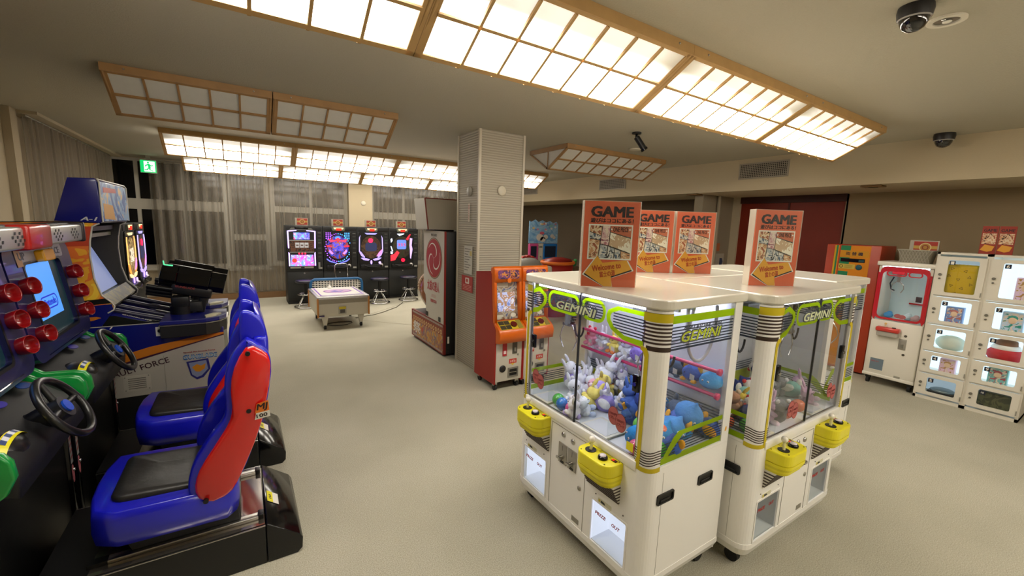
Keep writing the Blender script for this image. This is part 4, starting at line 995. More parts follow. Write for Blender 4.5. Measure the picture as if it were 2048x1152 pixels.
    xz(m, body, -.37, .37, BLACK, .006); m.build('cabinet_body', root)
    trim = [(-1.45, 0), (-.80, 0), (-.78, .30), (-.76, .56), (-.70, .62), (-.665, .66), (-.64, .70), (-.645, .755), (-.665, .785), (-.70, .795), (-.80, .80), (-.838, .83), (-.842, .95), (-.83, 1.0), (-.83, 1.17), (-.84, 1.25), (-.825, 1.375), (-.85, 1.40), (-1.45, 1.38)]
    low = [p for p in trim]
    for s in (-1, 1):
        m = MB(); xz(m, [(-1.45, .60), (-.735, .60), (-.70, .62), (-.665, .645), (-.64, .70), (-.645, .755), (-.665, .785), (-.70, .795), (-.80, .80), (-.838, .83), (-.845, .95), (-.85, 1.0), (-.87, 1.17), (-.885, 1.25), (-.90, 1.36), (-.92, 1.37), (-1.45, 1.36)], s*.37, s*.405, GREEN, .008); m.build('green_side_trim', root)
        m = MB(); xz(m, [(-1.5, 0), (-.725, 0), (-.725, .60), (-1.5, .60)], s*.37, s*.40, BLACKG, .004); o = m.build('side_panel', root)
        q = MB(); Mx = plane((-.7245, s*.385, .47), (0, 1, 0), (0, 0, 1)); q.prism([(-.013, -.10), (.013, -.10), (.013, .13), (-.013, .13)], 0, .001, mat('8c8c88', .4), Mx)
        q.prism([(-.013, .07), (.013, .09), (.013, .13), (-.013, .12)], .001, .0015, mat('4a9a58', .4), Mx)
        for k in range(4): q.prism([(-.013, -.08+k*.03), (.013, -.07+k*.03), (.013, -.06+k*.03), (-.013, -.07+k*.03)], .001, .0015, mat('7a2428', .4), Mx)
        q.prism(circ(0, -.155, .013, 20, .045), .0, .001, mat('b06068', .5), Mx); q.build('sticker_strip', o)
        q = MB(); q.ell((-.722, s*.385, .335), .008, CHROME, n=10, k=6); q.build('bolt', o)
    # dash with the two humps, labels, column, wheel
    m = MB(); xz(m, [(-.90, .70), (-.655, .60), (-.645, .70), (-.68, .745), (-.86, .82), (-.92, .84)], -.36, .36, mat('08080c', .6), .02, seg=3)
    m.build('dashboard', root)
    for s in (-1,):
        h = MB(); bm = bmesh.new(); bmesh.ops.create_uvsphere(bm, u_segments=20, v_segments=10, radius=1)
        for v in bm.verts: v.co = Vector((-.745+v.co.x*.085, s*.22+v.co.y*.10, .725+v.co.z*.062))
        h.bm(bm, mat('1a1818', .3), True); o = h.build('dash_hump', root)
        q = MB(); seg = []
        for i in range(11):
            a = R(-58+i*12); r0_ = .064
            seg.append((s*.22+.103*math.sin(a), .725+r0_*math.cos(a)))
        vs = []; fs = []
        for i, (y, z) in enumerate(seg):
            vs += [(-.715, y, z-.002), (-.685, y, z-.014)]
        for i in range(len(seg)-1): fs.append((2*i, 2*i+1, 2*i+3, 2*i+2))
        q.add(vs, fs, YEL, True); vs2 = [(x-(.006 if k % 2 else -.006), y, z+.0015) for k, (x, y, z) in enumerate(vs)]
        for i in range(2, 8, 1): q.add([vs2[2*i], vs2[2*i+1], vs2[2*i+3], vs2[2*i+2]], [(0, 1, 2, 3)], mat('d8d8e0' if i % 2 else '3a4a78', .4))
        q.build('arched_label', o)
    for y, hx in ((.02, '3a34a0'), (.24, '1a3a7a')):
        q = MB(); q.prism(circ(0, 0, .035, 20, .022), 0, .003, mat(hx, .25), plane((-.80, y, .815), (0, 1, 0), (-.93, 0, .37))); q.build('dash_button', root)
    c = MB(); ax = Vector((.86, 0, .50)).normalized(); ctr = Vector((-.62, 0, .78)); c.cyl(ctr-ax*.13, ctr-ax*.02, .045, BLACK, n=20); c.cyl(ctr-ax*.16, ctr-ax*.10, .07, BLACK, r1=.045, n=20); c.build('steering_column', root)
    e1 = Vector((0, 1, 0)); e2 = ax.cross(e1)
    wv = MB(); wv.tube([ctr+e1*.128*math.cos(2*PI*k/40)+e2*.128*math.sin(2*PI*k/40) for k in range(40)], .0145, mat('141414', .35, coat=.2), 12, closed=True)
    for a in (R(0), R(180), R(90)): wv.tube([ctr-ax*.012, ctr-ax*.008+(e1*math.cos(a)+e2*math.sin(a))*.06, ctr+(e1*math.cos(a)+e2*math.sin(a))*.125], [.017, .012, .011], mat('1a1a1a', .4), 8)
    wv.cyl(ctr-ax*.03, ctr+ax*.006, .045, mat('1a1a1a', .4), n=24); o = wv.build('steering_wheel', root)
    q = MB(); q.cyl(ctr+ax*.006, ctr+ax*.013, .026, mat('1a50c8', .25, coat=.4), n=24); q.build('blue_horn_button', o)
    # bezel, screen, lamp cups, visor
    tl = R(8); Bz = Matrix.Translation((-.815, 0, .835)) @ RY(-tl) @ plane((0, 0, 0), (0, 1, 0), (0, 0, 1))
    m = MB(); O = rrect(-.42, .42, 0, .55, .07, 5); Ii = rrect(-.235, .235, .085, .455, .03, 5)
    m.ring(O, Ii, -.05, .012, NAVY, Bz); o = m.build('screen_bezel', root)
    m = MB(); m.ring(Ii, rrect(-.235, .235, .085, .455, .03, 5), -.06, -.05, BLACK, Bz) if False else m.ring(rrect(-.25, .25, .07, .47, .03, 5), rrect(-.235, .235, .085, .455, .03, 5), .0, .014, BLACK, Bz); m.build('screen_surround', o)
    m = MB(); m.prism([(-.236, .084), (.236, .084), (.236, .456), (-.236, .456)], -.012, -.006, emi('12343c', .35), Bz); sc_ = m.build('screen', root)
    m = MB(); m.prism([(-.236, .17), (.13, .17), (.13, .456), (-.236, .456)], -.006, -.005, emi('4c94f0', .95), Bz); m.build('lit_picture', sc_)
    m = MB(); BL = emi('1c2ec0', .8); Mq = Bz @ T(-.02, .245, -.005)
    m.text('Nintendo', -.085, .085, -.018, .018, BL, Mq, bold=.04); m.ring(rrect(-.11, .11, -.035, .035, .033, 6), rrect(-.103, .103, -.028, .028, .027, 6), 0, .0008, BL, Mq); m.build('screen_lettering', sc_)
    CUP = mat('86090e', .28, coat=.5)
    for sx in (-1, 1):
        for k in range(3):
            c = MB(); y = .13+k*.115
            c.lathe([(.034, -.012), (.043, .012), (.046, .046), (.0445, .050), (.042, .046), (.038, .022), (.028, .004), (.0001, -.002)], CUP, 28, Bz @ T(sx*.318, y, .014) @ RY(R(-14)) @ RX(R(-6)) @ Matrix.Scale(.9, 4)); c.build('red_lamp_cup', o)
    m = MB(); Mq = Bz @ T(0, 0, .0125)
    m.prism(rrect(-.30, .30, .462, .535, .02), 0, .0015, mat('9a9aa6', .3), Mq); m.text('UP', -.27, -.2, .48, .515, mat('303448', .4), Mq, z=.0016, bold=.05); m.text('RACE', .12, .26, .48, .515, mat('303448', .4), Mq, z=.0016, bold=.05)
    m.prism([(-.30, .45), (-.24, .45), (-.24, .535), (-.30, .535)], .0015, .002, mat('b88a5a', .4), Mq); m.build('title_plate', o)
    m = MB(); m.prism(rrect(-.085, .06, .455, .515, .015), .012, .05, mat('e8a414', .3, coat=.4), Bz, bev=.008); m.build('orange_badge', o)
    m = MB(); v0 = Bz @ Vector((0, .02, .03)); V = Bz @ T(0, .02, .012) @ RX(R(62))
    m.prism(rrect(-.30, .30, -.11, .0, .02), 0, .004, SMOKE, V); m.tube([V @ Vector((-.29, -.108, .004)), V @ Vector((.29, -.108, .004))], .004, mat('c8ccd8', .2), 6); m.prism([(.05, -.07), (.16, -.07), (.16, -.04), (.05, -.04)], .004, .005, PAPER, V); m.build('clear_visor', o)
    return root
r1 = racer('nearest racing cabinet with blue and red bucket seat, cut off by the left edge', 2.28)
r2 = dup(r1, (0, 3.14, 0), None, 'second racing cabinet with blue and red bucket seat, its blue screen in view')
# the silver header bar over both cabinets
root = thing('header_bar', 'silver header bar with checker holes and red joint above the racing cabinets', 'sign', (-.80, 2.71, 1.385))
SIL = mat('b8b8b4', .3, .5); HOLE = mat('141418', .5)
for a, b in ((-.86, -.13), (.13, .645)):
    m = MB(); m.box(-.05, .045, a, b, .0, .092, SIL, bev=.012, seg=3); m.box(-.07, .0, a-.0, b, -.0, .10, DARK, bev=.01); o = m.build('silver_casing', root)
    Mx = plane((.0455, 0, .046), (0, 1, 0), (0, 0, 1))
    for c0 in ([.20, .45] if a > 0 else [-.75, -.45, -.25]):
        q = MB()
        for i in range(6):
            for j in range(4):
                if (i+j) % 2 == 0 and not (i in (0, 5) and j in (0, 3)): q.prism([(c0+i*.022, -.03+j*.015), (c0+i*.022+.014, -.03+j*.015), (c0+i*.022+.018, -.03+j*.015+.012), (c0+i*.022+.004, -.03+j*.015+.012)], 0, .0012, HOLE, Mx)
        q.build('checker_print', o)
m = MB(); m.box(-.06, .06, -.13, .13, -.008, .10, mat('a81c18', .3, coat=.4), bev=.014, seg=3); m.build('red_joint', root)
m = MB(); m.box(-.07, .055, .64, .67, -.006, .105, mat('2a2024', .4), bev=.012, seg=3); m.build('end_cap', root)
m = MB(); m.box(-.22, -.16, -.84, .62, -.01, .06, DARK); m.box(-.17, -.05, -.05, .05, .01, .06, DARK); m.build('bracket', root)

# ================================================================ HELICOPTER GUN CABINET
GB = mat('0c1270', .35, coat=.3, name='gun_blue'); GW = mat('b4b0a4', .5, noise=.03); GO = mat('c8761a', .5)
FLAME = pic(['c84018', 'd86a20', 'e0a020', 'e8c030', 'b83010'], 4.5, name='flame_print')
gx, gy = -.9, 4.15
root = thing('gun_shooting_cabinet', 'blue and white gun cabinet marked ASSAULT FORCE with two mounted black guns', 'arcade machine', (gx, gy, 0))
def W(m=None): return MB(T(-gx, -gy, 0))
Y0, Y1 = 3.75, 4.52
SIDE = plane((0, Y0, 0), (1, 0, 0), (0, 0, 1))
low = [(-1.62, .02), (-.14, .02), (-.14, .69), (-.17, .72), (-.24, .72), (-.50, .79), (-.735, .89), (-.73, .915), (-.79, 1.0), (-1.62, 1.0)]
m = W(); xz(m, [(-1.62, .02), (-.14, .02), (-.14, .70), (-.50, .78), (-.735, .86), (-1.62, .86)], Y0+.012, Y1-.012, BLACK); m.build('cabinet_core', root)
m = W()
m.prism([(-1.62, .285), (-.14, .285), (-.14, .715), (-.20, .70), (-.77, .505), (-1.62, .30)][0:2]+[(-.14, .665), (-.20, .655), (-.77, .50), (-1.62, .28)], 0, .012, GW, SIDE @ T(0, 0, -.012)); o = m.build('white_side_panel', root)
m = W(); PUR = mat('3a1430', .5); Z = SIDE @ T(0, 0, .0005)
m.prism([(-1.62, .50), (-1.62, .29), (-.77, .505), (-.14, .668), (-.14, .675)][1:]+[(-.77, .53), (-1.62, .36)], 0, .0008, PUR, Z)
m.prism([(-1.62, .36), (-.77, .518), (-.14, .676), (-.14, .69), (-.30, .675), (-.57, .628), (-.66, .603), (-1.2, .50), (-1.62, .42)], .0008, .0014, GO, Z); m.build('orange_stripe', root)
m = W(); m.prism([(-1.62, .42), (-1.2, .50), (-.66, .603), (-.57, .628), (-.30, .675), (-.14, .69), (-.14, .70), (-.50, .79), (-1.62, .79)], 0, .013, GB, SIDE @ T(0, 0, -.012)); m.build('blue_side_panel', root)
m = W(); m.prism([(-1.62, .792), (-.50, .792), (-.50, .797), (-1.62, .797)], 0, .002, mat('b8b4b0', .4), Z); m.prism([(-1.62, .0), (-.14, .0), (-.14, .28), (-1.62, .28)], -.008, -.002, DARK, SIDE); m.build('side_trim', root)
m = W(); m.text('ASSAULT FORCE', -.862, -.468, -.02, .02, mat('3a1c28', .5), SIDE @ T(0, 0, .001) @ T(0, .505, 0) @ Matrix.Shear('XZ', 4, (0, 0)) if False else SIDE @ T(-.665, .478, .0015) @ RZ(R(13)) @ T(.665, 0, 0), bold=.015); m.build('assault_force_lettering', o)
m = W(); Q = SIDE @ T(0, 0, .0015); m.text('GUNBLADE', -.392, -.19, .505, .540, mat('3a6aa8', .4), Q, bold=.07); m.text('GUNBLADE', -.390, -.192, .512, .534, mat('a8c4d0', .4), Q, z=.001, bold=.02)
m.text('Special Air Assault Force', -.388, -.20, .552, .566, mat('9c2c34', .5), Q, bold=.02); m.build('title_lettering', o)
m = W(); sh = [(-.375, .49), (-.245, .50), (-.235, .42), (-.28, .36), (-.32, .348), (-.355, .385)]
m.prism(sh, 0, .001, mat('2a2c78', .4), Q); m.prism([(-.362, .48), (-.258, .488), (-.25, .42), (-.29, .375), (-.32, .365), (-.347, .39)], .001, .0016, mat('8a94b0', .4), Q)
m.prism([(-.345, .445), (-.315, .465), (-.29, .45), (-.262, .465), (-.27, .425), (-.30, .405), (-.325, .41)], .0016, .0022, mat('d08a20', .4), Q); m.build('shield_emblem', o)
m = W(); m.prism([(-.725, .325), (-.58, .325), (-.58, .435), (-.725, .435)], 0, .002, mat('bdb9ac', .5), Q)
for k in range(6): m.box(-.70, -.605, Y0-.006, Y0-.002, .342+k*.014, .346+k*.014, mat('6c685e', .6))
for x in (-.715, -.59):
    for z in (.333, .427): m.cyl((x, Y0-.002, z), (x, Y0-.006, z), .004, GREY, n=8)
m.build('vent_grille', o)
m = W(); m.box(-.5005, -.4995, Y0-.003, Y0-.001, .285, .555, mat('7c786c', .6)); m.build('panel_seam', o)
m = W(); m.box(-.53, -.485, Y0-.004, Y0-.002, .70, .765, PAPER); m.cyl((-.507, Y0-.004, .738), (-.507, Y0-.012, .738), .012, BLACK, n=16); m.build('key_plate', o)
# tower sides
tw = [(-1.62, .80), (-.80, .80), (-.765, .885), (-.735, .905), (-.728, .93), (-.74, .955), (-.785, 1.005), (-.813, 1.12), (-.82, 1.27), (-.813, 1.36), (-.795, 1.455), (-.76, 1.475), (-.96, 1.478), (-1.62, 1.45)]
for y in (Y0, Y1):
    m = W(); xz(m, tw, y-.0, y+(.025 if y == Y0 else -.025), BLACK if y == Y1 else FLAME, .003); o2 = m.build('tower_side', root)
    e = W(); e.tube([(x, y, z) for x, z in tw[2:12]], .005, mat('c8c4bc', .35), 6); e.build('silver_edge', o2)
m = W(); m.prism([(-1.62, .80), (-.80, .80), (-.735, .90), (-.74, .945), (-1.0, .93), (-1.62, .86)], .0, .0015, GB, Z); m.prism([(-1.62, .835), (-.82, .865), (-.80, .855), (-.84, .84), (-1.62, .80)], .0015, .0022, GO, Z)
m.prism([(-1.62, .965), (-1.0, .965), (-.76, .985), (-.745, .95), (-1.0, .935), (-1.62, .87)], .0, .0012, BLACK, Z); m.prism([(-1.62, 1.30), (-.818, 1.33), (-.795, 1.455), (-1.62, 1.45)], 0, .0015, mat('b83c20', .5), Z); m.build('side_artwork', root)
m = W(); m.text('1', -.765, -.75, .775, .79, PAPER, Z, bold=.05, shear=.3) ; m.build('number_print', root)
# hood, screen and shelf between the sides
m = W(); xz(m, [(-1.60, 1.0), (-1.02, 1.0), (-1.02, 1.44), (-1.60, 1.44)], Y0+.025, Y1-.025, BLACK); m.build('screen_housing', root)
m = W(); xz(m, [(-.86, .99), (-.835, .99), (-.985, 1.34), (-1.01, 1.34)], Y0+.07, Y1-.07, emi('8a98c8', .55)); xz(m, [(-.84, .93), (-.82, .94), (-.845, 1.0), (-.865, .995)], Y0+.03, Y1-.03, mat('243a40', .4)); m.build('screen', root)
m = W(); xz(m, [(-1.0, 1.37), (-.85, 1.375), (-.85, 1.40), (-1.0, 1.40)], Y0+.03, Y1-.03, mat('9a9a88', .3, .4)); xz(m, [(-1.0, 1.42), (-.83, 1.42), (-.83, 1.45), (-1.0, 1.45)], Y0+.03, Y1-.03, BLACK); m.build('hood_lamp', root)
m = W(); xz(m, [(-.86, .90), (-.745, .91), (-.735, .93), (-.79, 1.0), (-.86, .97)], Y0+.03, Y1-.03, pic(['281c18', '3a3030', '6a6030', '2a3a48', '201818'], 9, name='shelf_print')); m.build('instruction_shelf', root)
m = W(); xz(m, [(-.80, .85), (-.76, .88), (-.50, .775), (-.42, .745), (-.20, .745), (-.14, .72), (-.14, .68), (-.52, .74)], Y0+.02, Y1-.02, GB, .004); o3 = m.build('control_deck', root)
for y in (3.83, 3.99, 4.20, 4.40):
    c = W(); c.tube([(-.78, y, .90), (-.66, y+.01, .855), (-.50, y+.02, .80), (-.42, y+.02, .785)], .016, mat('2c2a44', .3), 8); c.build('deck_hose', o3)
m = W(); m.text('GUNBLADE', -.09, .07, -.012, .012, PAPER, plane((-.62, 3.80, .829), (1, 0, -.39), (0, 1, 0)), bold=.02); m.build('deck_lettering', o3)
# projecting trays with metal lip
for yy, nm in ((3.70, 'control_tray'), (4.22, 'control_tray')):
    m = W(); P = [(-.50, yy), (-.24, yy), (-.16, yy+.05), (-.12, yy+.14), (-.12, yy+.36), (-.50, yy+.36)]
    m.prism(P, .69, .775, DARK, bev=.004); t_ = m.build(nm, root)
    m = W(); m.prism([(-.506, yy-.006), (-.238, yy-.006), (-.154, yy+.046), (-.112, yy+.14), (-.112, yy+.36), (-.506, yy+.36)], .775, .781, STEEL); m.prism([(x*1.0, y+.004) for x, y in P], .781, .81, GB, bev=.004); m.build('tray_top', t_)
    m = W(); m.prism([(-.24, yy+.03), (-.18, yy+.07), (-.15, yy+.14), (-.20, yy+.15), (-.25, yy+.08)], .81, .822, mat('c8c4a8', .5)); m.prism([(-.225, yy+.045), (-.188, yy+.073), (-.18, yy+.09), (-.225, yy+.06)], .822, .823, mat('d8d098', .5)); m.build('instruction_plate', t_)
# marquee box
m = W(); xz(m, [(-.965, 1.485), (-.752, 1.478), (-.742, 1.50), (-.752, 1.75), (-.765, 1.76), (-.885, 1.755)], Y0, Y1, GB, .004); mq = m.build('marquee_box', root)
m = W(); E = plane((-.7425, (Y0+Y1)/2, 1.615), (0, 1, 0), (-.04, 0, 1)); m.prism(rrect(-.375, .375, -.125, .125, .005), 0, .003, pic(['1c3a78', '3a5a98', '7a98b8', 'c8a878', 'a83828'], 5, .12, name='marquee_picture'), E)
m.prism([(-.30, .06), (.05, .07), (.04, .10), (-.29, .095)], .003, .004, mat('c04030', .5), E); m.prism([(-.36, -.11), (-.08, -.12), (-.10, -.02), (-.34, -.01)], .003, .004, mat('d09838', .5), E); m.build('marquee_art', mq)
m = W(); m.tube([(-.741, Y0+.0, 1.485), (-.741, Y0, 1.74), (-.750, Y0, 1.755), (-.750, Y1, 1.755), (-.741, Y1, 1.74), (-.741, Y1, 1.485)], .005, mat('c8c4bc', .35), 6); m.build('silver_edge', mq)
m = W(); m.text('A-1', -.845, -.765, 1.492, 1.515, mat('c8c8c4', .4), Z, bold=.05, shear=.3); m.build('marquee_lettering', mq)
# the two guns on their swivels
def gun(cy_, base):
    g = W(); g.cyl((-.40, cy_, .80), (-.40, cy_, .87), .07, BLACK, n=16); g.box(-.455, -.345, cy_-.055, cy_+.055, .86, .945, BLACK, bev=.012); g.box(-.36, -.27, cy_-.045, cy_+.045, .82, .90, DARK, bev=.01); o = g.build('gun_swivel', base)
    g = W(); d = Vector((.97, 0, -.235)).normalized(); u = Vector((.235, 0, .97)).normalized(); c0 = Vector((-.505, cy_, 1.115))
    G = Matrix(((d.x, 0, u.x, c0.x), (0, 1, 0, c0.y), (d.z, 0, u.z, c0.z), (0, 0, 0, 1)))
    octo = [(.052*math.cos(R(22.5+45*k)), .068*math.sin(R(22.5+45*k))) for k in range(8)]
    Gx = G @ Matrix(((0, 0, 1, 0), (1, 0, 0, 0), (0, 1, 0, 0), (0, 0, 0, 1)))
    g.prism([(x*1.15, y*1.15) for x, y in octo], 0, .10, BLACKG, Gx, bev=.006); g.prism([(x*1.25, y*1.35) for x, y in octo], .10, .30, BLACKG, Gx, bev=.006); g.prism([(x*1.15, y*1.2) for x, y in octo], .30, .40, BLACKG, Gx, bev=.006)
    g.box(.03, .25, -.018, .018, .055, .085, BLACKG, bev=.006, M=G); g.box(.08, .33, -.04, .04, -.13, -.05, BLACK, bev=.012, M=G)
    g.box(.06, .36, -.047, -.043, .03, .038, CHROME, M=G)
    b = g.build('gun_body', base)
    h = W(); h.box(.255, .31, -.022, .022, -.25, -.06, BLACK, bev=.012, M=G @ T(0, 0, 0)); h.tube([G @ Vector((.20, 0, -.12)), G @ Vector((.19, 0, -.17)), G @ Vector((.255, 0, -.18))], .007, CHROME, 8); h.build('gun_grip', b)
    for k in range(3): f = W(); f.cyl(G @ Vector((-.06-.0*k, -.03+.03*k, -.10-.03*k)), G @ Vector((.09, -.03+.03*k, -.10-.03*k)), .016, BLACK, n=12); f.build('gun_barrel', b)
    if cy_ < 4.1: f = W(); f.tube([G @ Vector((.0, -.02, .10)), G @ Vector((.01, -.02, .07)), G @ Vector((.06, -.02, .075))], [.004, .006, .006], emi('60f8a8', .9), 8); f.build('green_sight', b)
    f = W(); f.text('GUNBLADE', .10, .22, -.075, -.06, mat('8c3030', .5), G @ plane((0, -.0485, 0), (1, 0, 0), (0, 0, 1)), bold=.02); f.build('gun_lettering', b)
gun(3.98, root); gun(4.36, root)

# ================================================================ PACHINKO AND SLOT MACHINES
PB = mat('1c1e1e', .45, noise=.05); PBL = mat('0d0e0f', .35)
def lamps(m, pts, r, mt, M, z=0.):
    for x, y in pts: m.prism(circ(x, y, r, 8), z, z+.006, mt, M)
def pachi(label, loc, rz, style, group='pachinko and slot machines', seed=0):
    """0.61 m wide unit; origin at the floor, middle of its front"""
    rd = random.Random(seed+style*5+3)
    root = thing('slot_machine' if style == 0 else 'pachinko_machine', label, 'slot machine' if style == 0 else 'pachinko machine', loc, rz, group)
    m = MB(); m.box(-.302, .302, .02, .45, 0, .60, PB, bev=.004); m.box(-.302, .302, .0, .45, .0, .04, BLACK, bev=.003); m.build('stand', root)
    m = MB(); m.cyl((-.02, .02, .56), (-.02, .012, .56), .014, STEEL, n=14); m.build('stand_lock', root)
    m = MB(); m.box(-.302, .302, -.0, .42, .60, 1.425, PB, bev=.004); m.box(-.29, .29, -.008, .0, 1.34, 1.42, DARK, bev=.002); m.build('cabinet', root)
    F = plane((-.05, -.001, 0), (1, 0, 0), (0, 0, 1))
    # side strip with card unit
    m = MB(); S = plane((.245, -.001, 0), (1, 0, 0), (0, 0, 1)); m.prism([(-.045, .62), (.05, .62), (.05, 1.33), (-.045, 1.33)], 0, .006, DARK, S)
    for z, h, c in ((1.30, .008, '8a8a86'), (1.24, .02, '3c3e3c'), (1.17, .025, '2c4a34'), (1.12, .03, '50504c'), (1.02, .03, '383a38'), (.93, .02, '6a6a66'), (.86, .03, '303230')):
        m.prism([(-.025, z-h/2), (.03, z-h/2), (.03, z+h/2), (-.025, z+h/2)], .006, .009, mat(c, .4), S)
    m.prism([(-.025, .635), (.035, .635), (.035, .665), (-.025, .665)], .006, .01, mat('a8a8a0', .5), S)
    if style == 0: m.prism([(-.03, .64), (.0, .64), (.0, .76), (-.03, .76)], .006, .02, mat('8e8e88', .5), S)
    m.build('card_unit', root)
    if style == 0:
        m = MB(); m.prism(rrect(-.235, .235, .64, 1.36, .02), 0, .02, PBL, F, bev=.004); m.box(-.16, .06, -.05, -.0, 1.36, 1.41, BLACKG, bev=.01); m.prism([(-.20, 1.345), (.20, 1.345), (.16, 1.385), (-.16, 1.385)], .0, .03, mat('7c7c78', .3, .6), F); door = m.build('door', root)
        m = MB(); L_ = emi('c8a8ff', 2.2); m.prism([(-.225, 1.02), (-.205, 1.02), (-.21, 1.33), (-.232, 1.33)], .02, .03, L_, F); m.prism([(.205, 1.02), (.225, 1.02), (.232, 1.33), (.21, 1.33)], .02, .03, L_, F)
        m.prism([(-.22, .70), (-.20, .70), (-.20, .93), (-.222, .95)], .02, .03, L_, F); m.prism([(.20, .70), (.222, .70), (.22, .95), (.20, .93)], .02, .03, L_, F); m.prism([(-.22, 1.315), (-.08, 1.33), (-.08, 1.345), (-.22, 1.335)], .02, .03, L_, F); m.prism([(.08, 1.33), (.22, 1.315), (.22, 1.335), (.08, 1.345)], .02, .03, L_, F); m.build('light_strip', door)
        m = MB(); m.prism([(-.13, 1.18), (.13, 1.18), (.13, 1.30), (-.13, 1.30)], .02, .024, pic(['3a50d8', '7a68e8', '60a8f0', 'e05088', 'c8d0ff'], 9, 1.3, name='slot_video'), F); m.build('video_screen', door)
        m = MB(); m.prism([(-.20, 1.155), (.20, 1.155), (.20, 1.168), (-.20, 1.168)], .02, .032, mat('c8c8c4', .3, .5), F); m.prism([(-.20, .945), (.20, .945), (.20, .953), (-.20, .953)], .02, .032, mat('c8c8c4', .3, .5), F); m.prism([(-.20, .96), (.20, .96), (.20, 1.15), (-.20, 1.15)], .02, .022, pic(['3a2418', '68402c', '2a1c18', '806050'], 12, .1, name='reel_surround'), F); m.build('reel_panel', door)
        for k in range(3): q = MB(); x = -.075+k*.075; q.prism([(x-.032, 1.03), (x+.032, 1.03), (x+.032, 1.12), (x-.032, 1.12)], .022, .03, emi('d8d4d0', .5), F); q.prism([(x-.02, 1.06), (x+.02, 1.06), (x+.02, 1.085), (x-.02, 1.085)], .03, .031, mat('705850', .5), F); q.build('reel', door)
        for k in range(3): q = MB(); q.prism(circ(-.05+k*.05, .925, .014, 16), .02, .03, emi('ff2040', 2.5), F); q.build('stop_button', door)
        m = MB(); m.prism([(-.19, .70), (.19, .70), (.18, .90), (-.18, .90)], .02, .024, pic(['b048e0', 'e060c8', '6a90ff', 'f0c8ff', 'ff7040'], 10, 1.3, name='belly_glass_art'), F); m.prism(circ(-.13, .80, .04, 16), .024, .027, emi('e84030', 1.2), F); m.build('belly_glass', door)
        m = MB(); m.prism([(-.20, .655), (.18, .655), (.18, .685), (-.20, .685)], .02, .03, mat('9c9a84', .4), F); m.prism([(-.03, .66), (.03, .66), (.03, .68), (-.03, .68)], .03, .033, BLACK, F); m.build('coin_tray', door)
    else:
        m = MB(); m.prism(rrect(-.235, .235, .70, 1.335, .04, 5), 0, .02, PBL, F, bev=.004); door = m.build('glass_frame', root)
        m = MB(); m.prism(circ(0, 1.04, .19, 32, .22), .02, .024, {1: pic(['281450', '4a2c90', '3048c0', 'a04030', '1c1030', '503018'], 9, .55, name='playfield_violet'), 2: pic(['4a3222', '3a2a1c', '5c4430', '2c2420', '6a5038'], 6, .22, name='playfield_brown'), 3: pic(['201a14', '38281c', '24301c', '483020', '101010'], 8, .25, name='playfield_dark'), 4: pic(['2c2018', 'a08858', '685030', 'd8c8a0', 'b86820'], 8, .5, name='playfield_gold')}[style], F); m.build('playfield', door)
        Ls = {1: ('a050ff', '4aa0ff', 'ff3060'), 2: ('c0a8ff', '9c88ff', 'ff2040'), 3: ('e8f0ff', 'ffe0e0', 'ff2030'), 4: ('ffb050', 'fff0c0', 'ff6a20')}[style]
        if style == 1:
            q = MB()
            for k in range(34):
                t = -PI/2+.35+(2*PI-.7)*k/33; x = .215*math.sin(t+PI); y = 1.03-.26*math.cos(t+PI)*1.0
                q.prism(circ(x*(.98 if k % 2 else 1.05), y, .009, 8), .02, .03, emi(Ls[0] if x < 0 else Ls[1], 2.6), F)
            for sx in (-1, 1):
                for a in range(3):
                    for b in range(4): q.prism(circ(sx*(.13+.035*a), 1.20+.034*b, .010, 8), .02, .03, emi(Ls[0] if sx < 0 else Ls[1], 2.6), F)
                q.prism([(sx*.01, .725), (sx*.03, .745), (sx*.15, .79), (sx*.20, .83), (sx*.205, .81), (sx*.15, .765)], .02, .03, emi('6a70ff' if style == 1 else 'ffc060', 1.6), F)
            q.build('chaser_light', door)
        else:
            q = MB()
            if style in (2, 4):
                for sx in (-1, 1):
                    q.prism([(sx*.20, 1.27), (sx*.225, 1.22), (sx*.232, .95), (sx*.215, .95), (sx*.21, 1.22)], .02, .03, emi('c0b0ff' if style == 2 else 'ffb868', 1.3), F)
                    q.prism([(sx*.225, .94), (sx*.20, .96), (sx*.12, .85), (sx*.13, .83), (sx*.19, .87)], .02, .03, emi('b8a0ff' if style == 2 else 'ff9a40', 1.2), F)
                    q.prism([(sx*.03, .80), (sx*.06, .775), (sx*.15, .79), (sx*.20, .83), (sx*.17, .835), (sx*.08, .82)], .02, .03, emi('b8a0ff' if style == 2 else 'ffd898', 1.2), F)
                q.prism([(-.12, 1.315), (.12, 1.315), (.08, 1.285), (-.08, 1.285)], .02, .03, emi('a8a0ff' if style == 2 else 'ffe0a0', 1.2), F); q.prism(circ(0, .745, .018, 14, .04), .02, .03, emi('b090ff', 2.), F); q.prism(circ(.165, .735, .024, 16), .02, .03, emi('c8a0ff', 2.), F)
                q.prism([(.10, .86), (.20, .90), (.21, 1.0), (.15, .94)], .021, .031, emi('ff90e0', 1.1), F)
            else:
                for a in ([(-.23, 1.20), (-.20, 1.22), (-.19, 1.17), (-.22, 1.13)], [(-.23, 1.06), (-.215, 1.06), (-.18, .96), (-.20, .95)], [(-.05, 1.27), (.04, 1.30), (.05, 1.32), (-.10, 1.31)], [(-.23, .96), (-.18, .93), (-.20, .90), (-.23, .91)]): q.prism(a, .02, .03, emi('e0e8ff', 1.6), F)
                q.prism([(-.23, .76), (-.14, .78), (-.05, .93), (-.10, .97), (-.16, .90), (-.23, .88)], .02, .03, emi('e83040', 1.2), F); q.prism([(.08, 1.20), (.16, 1.30), (.19, 1.31), (.13, 1.18)], .02, .03, emi('e02838', 1.3), F)
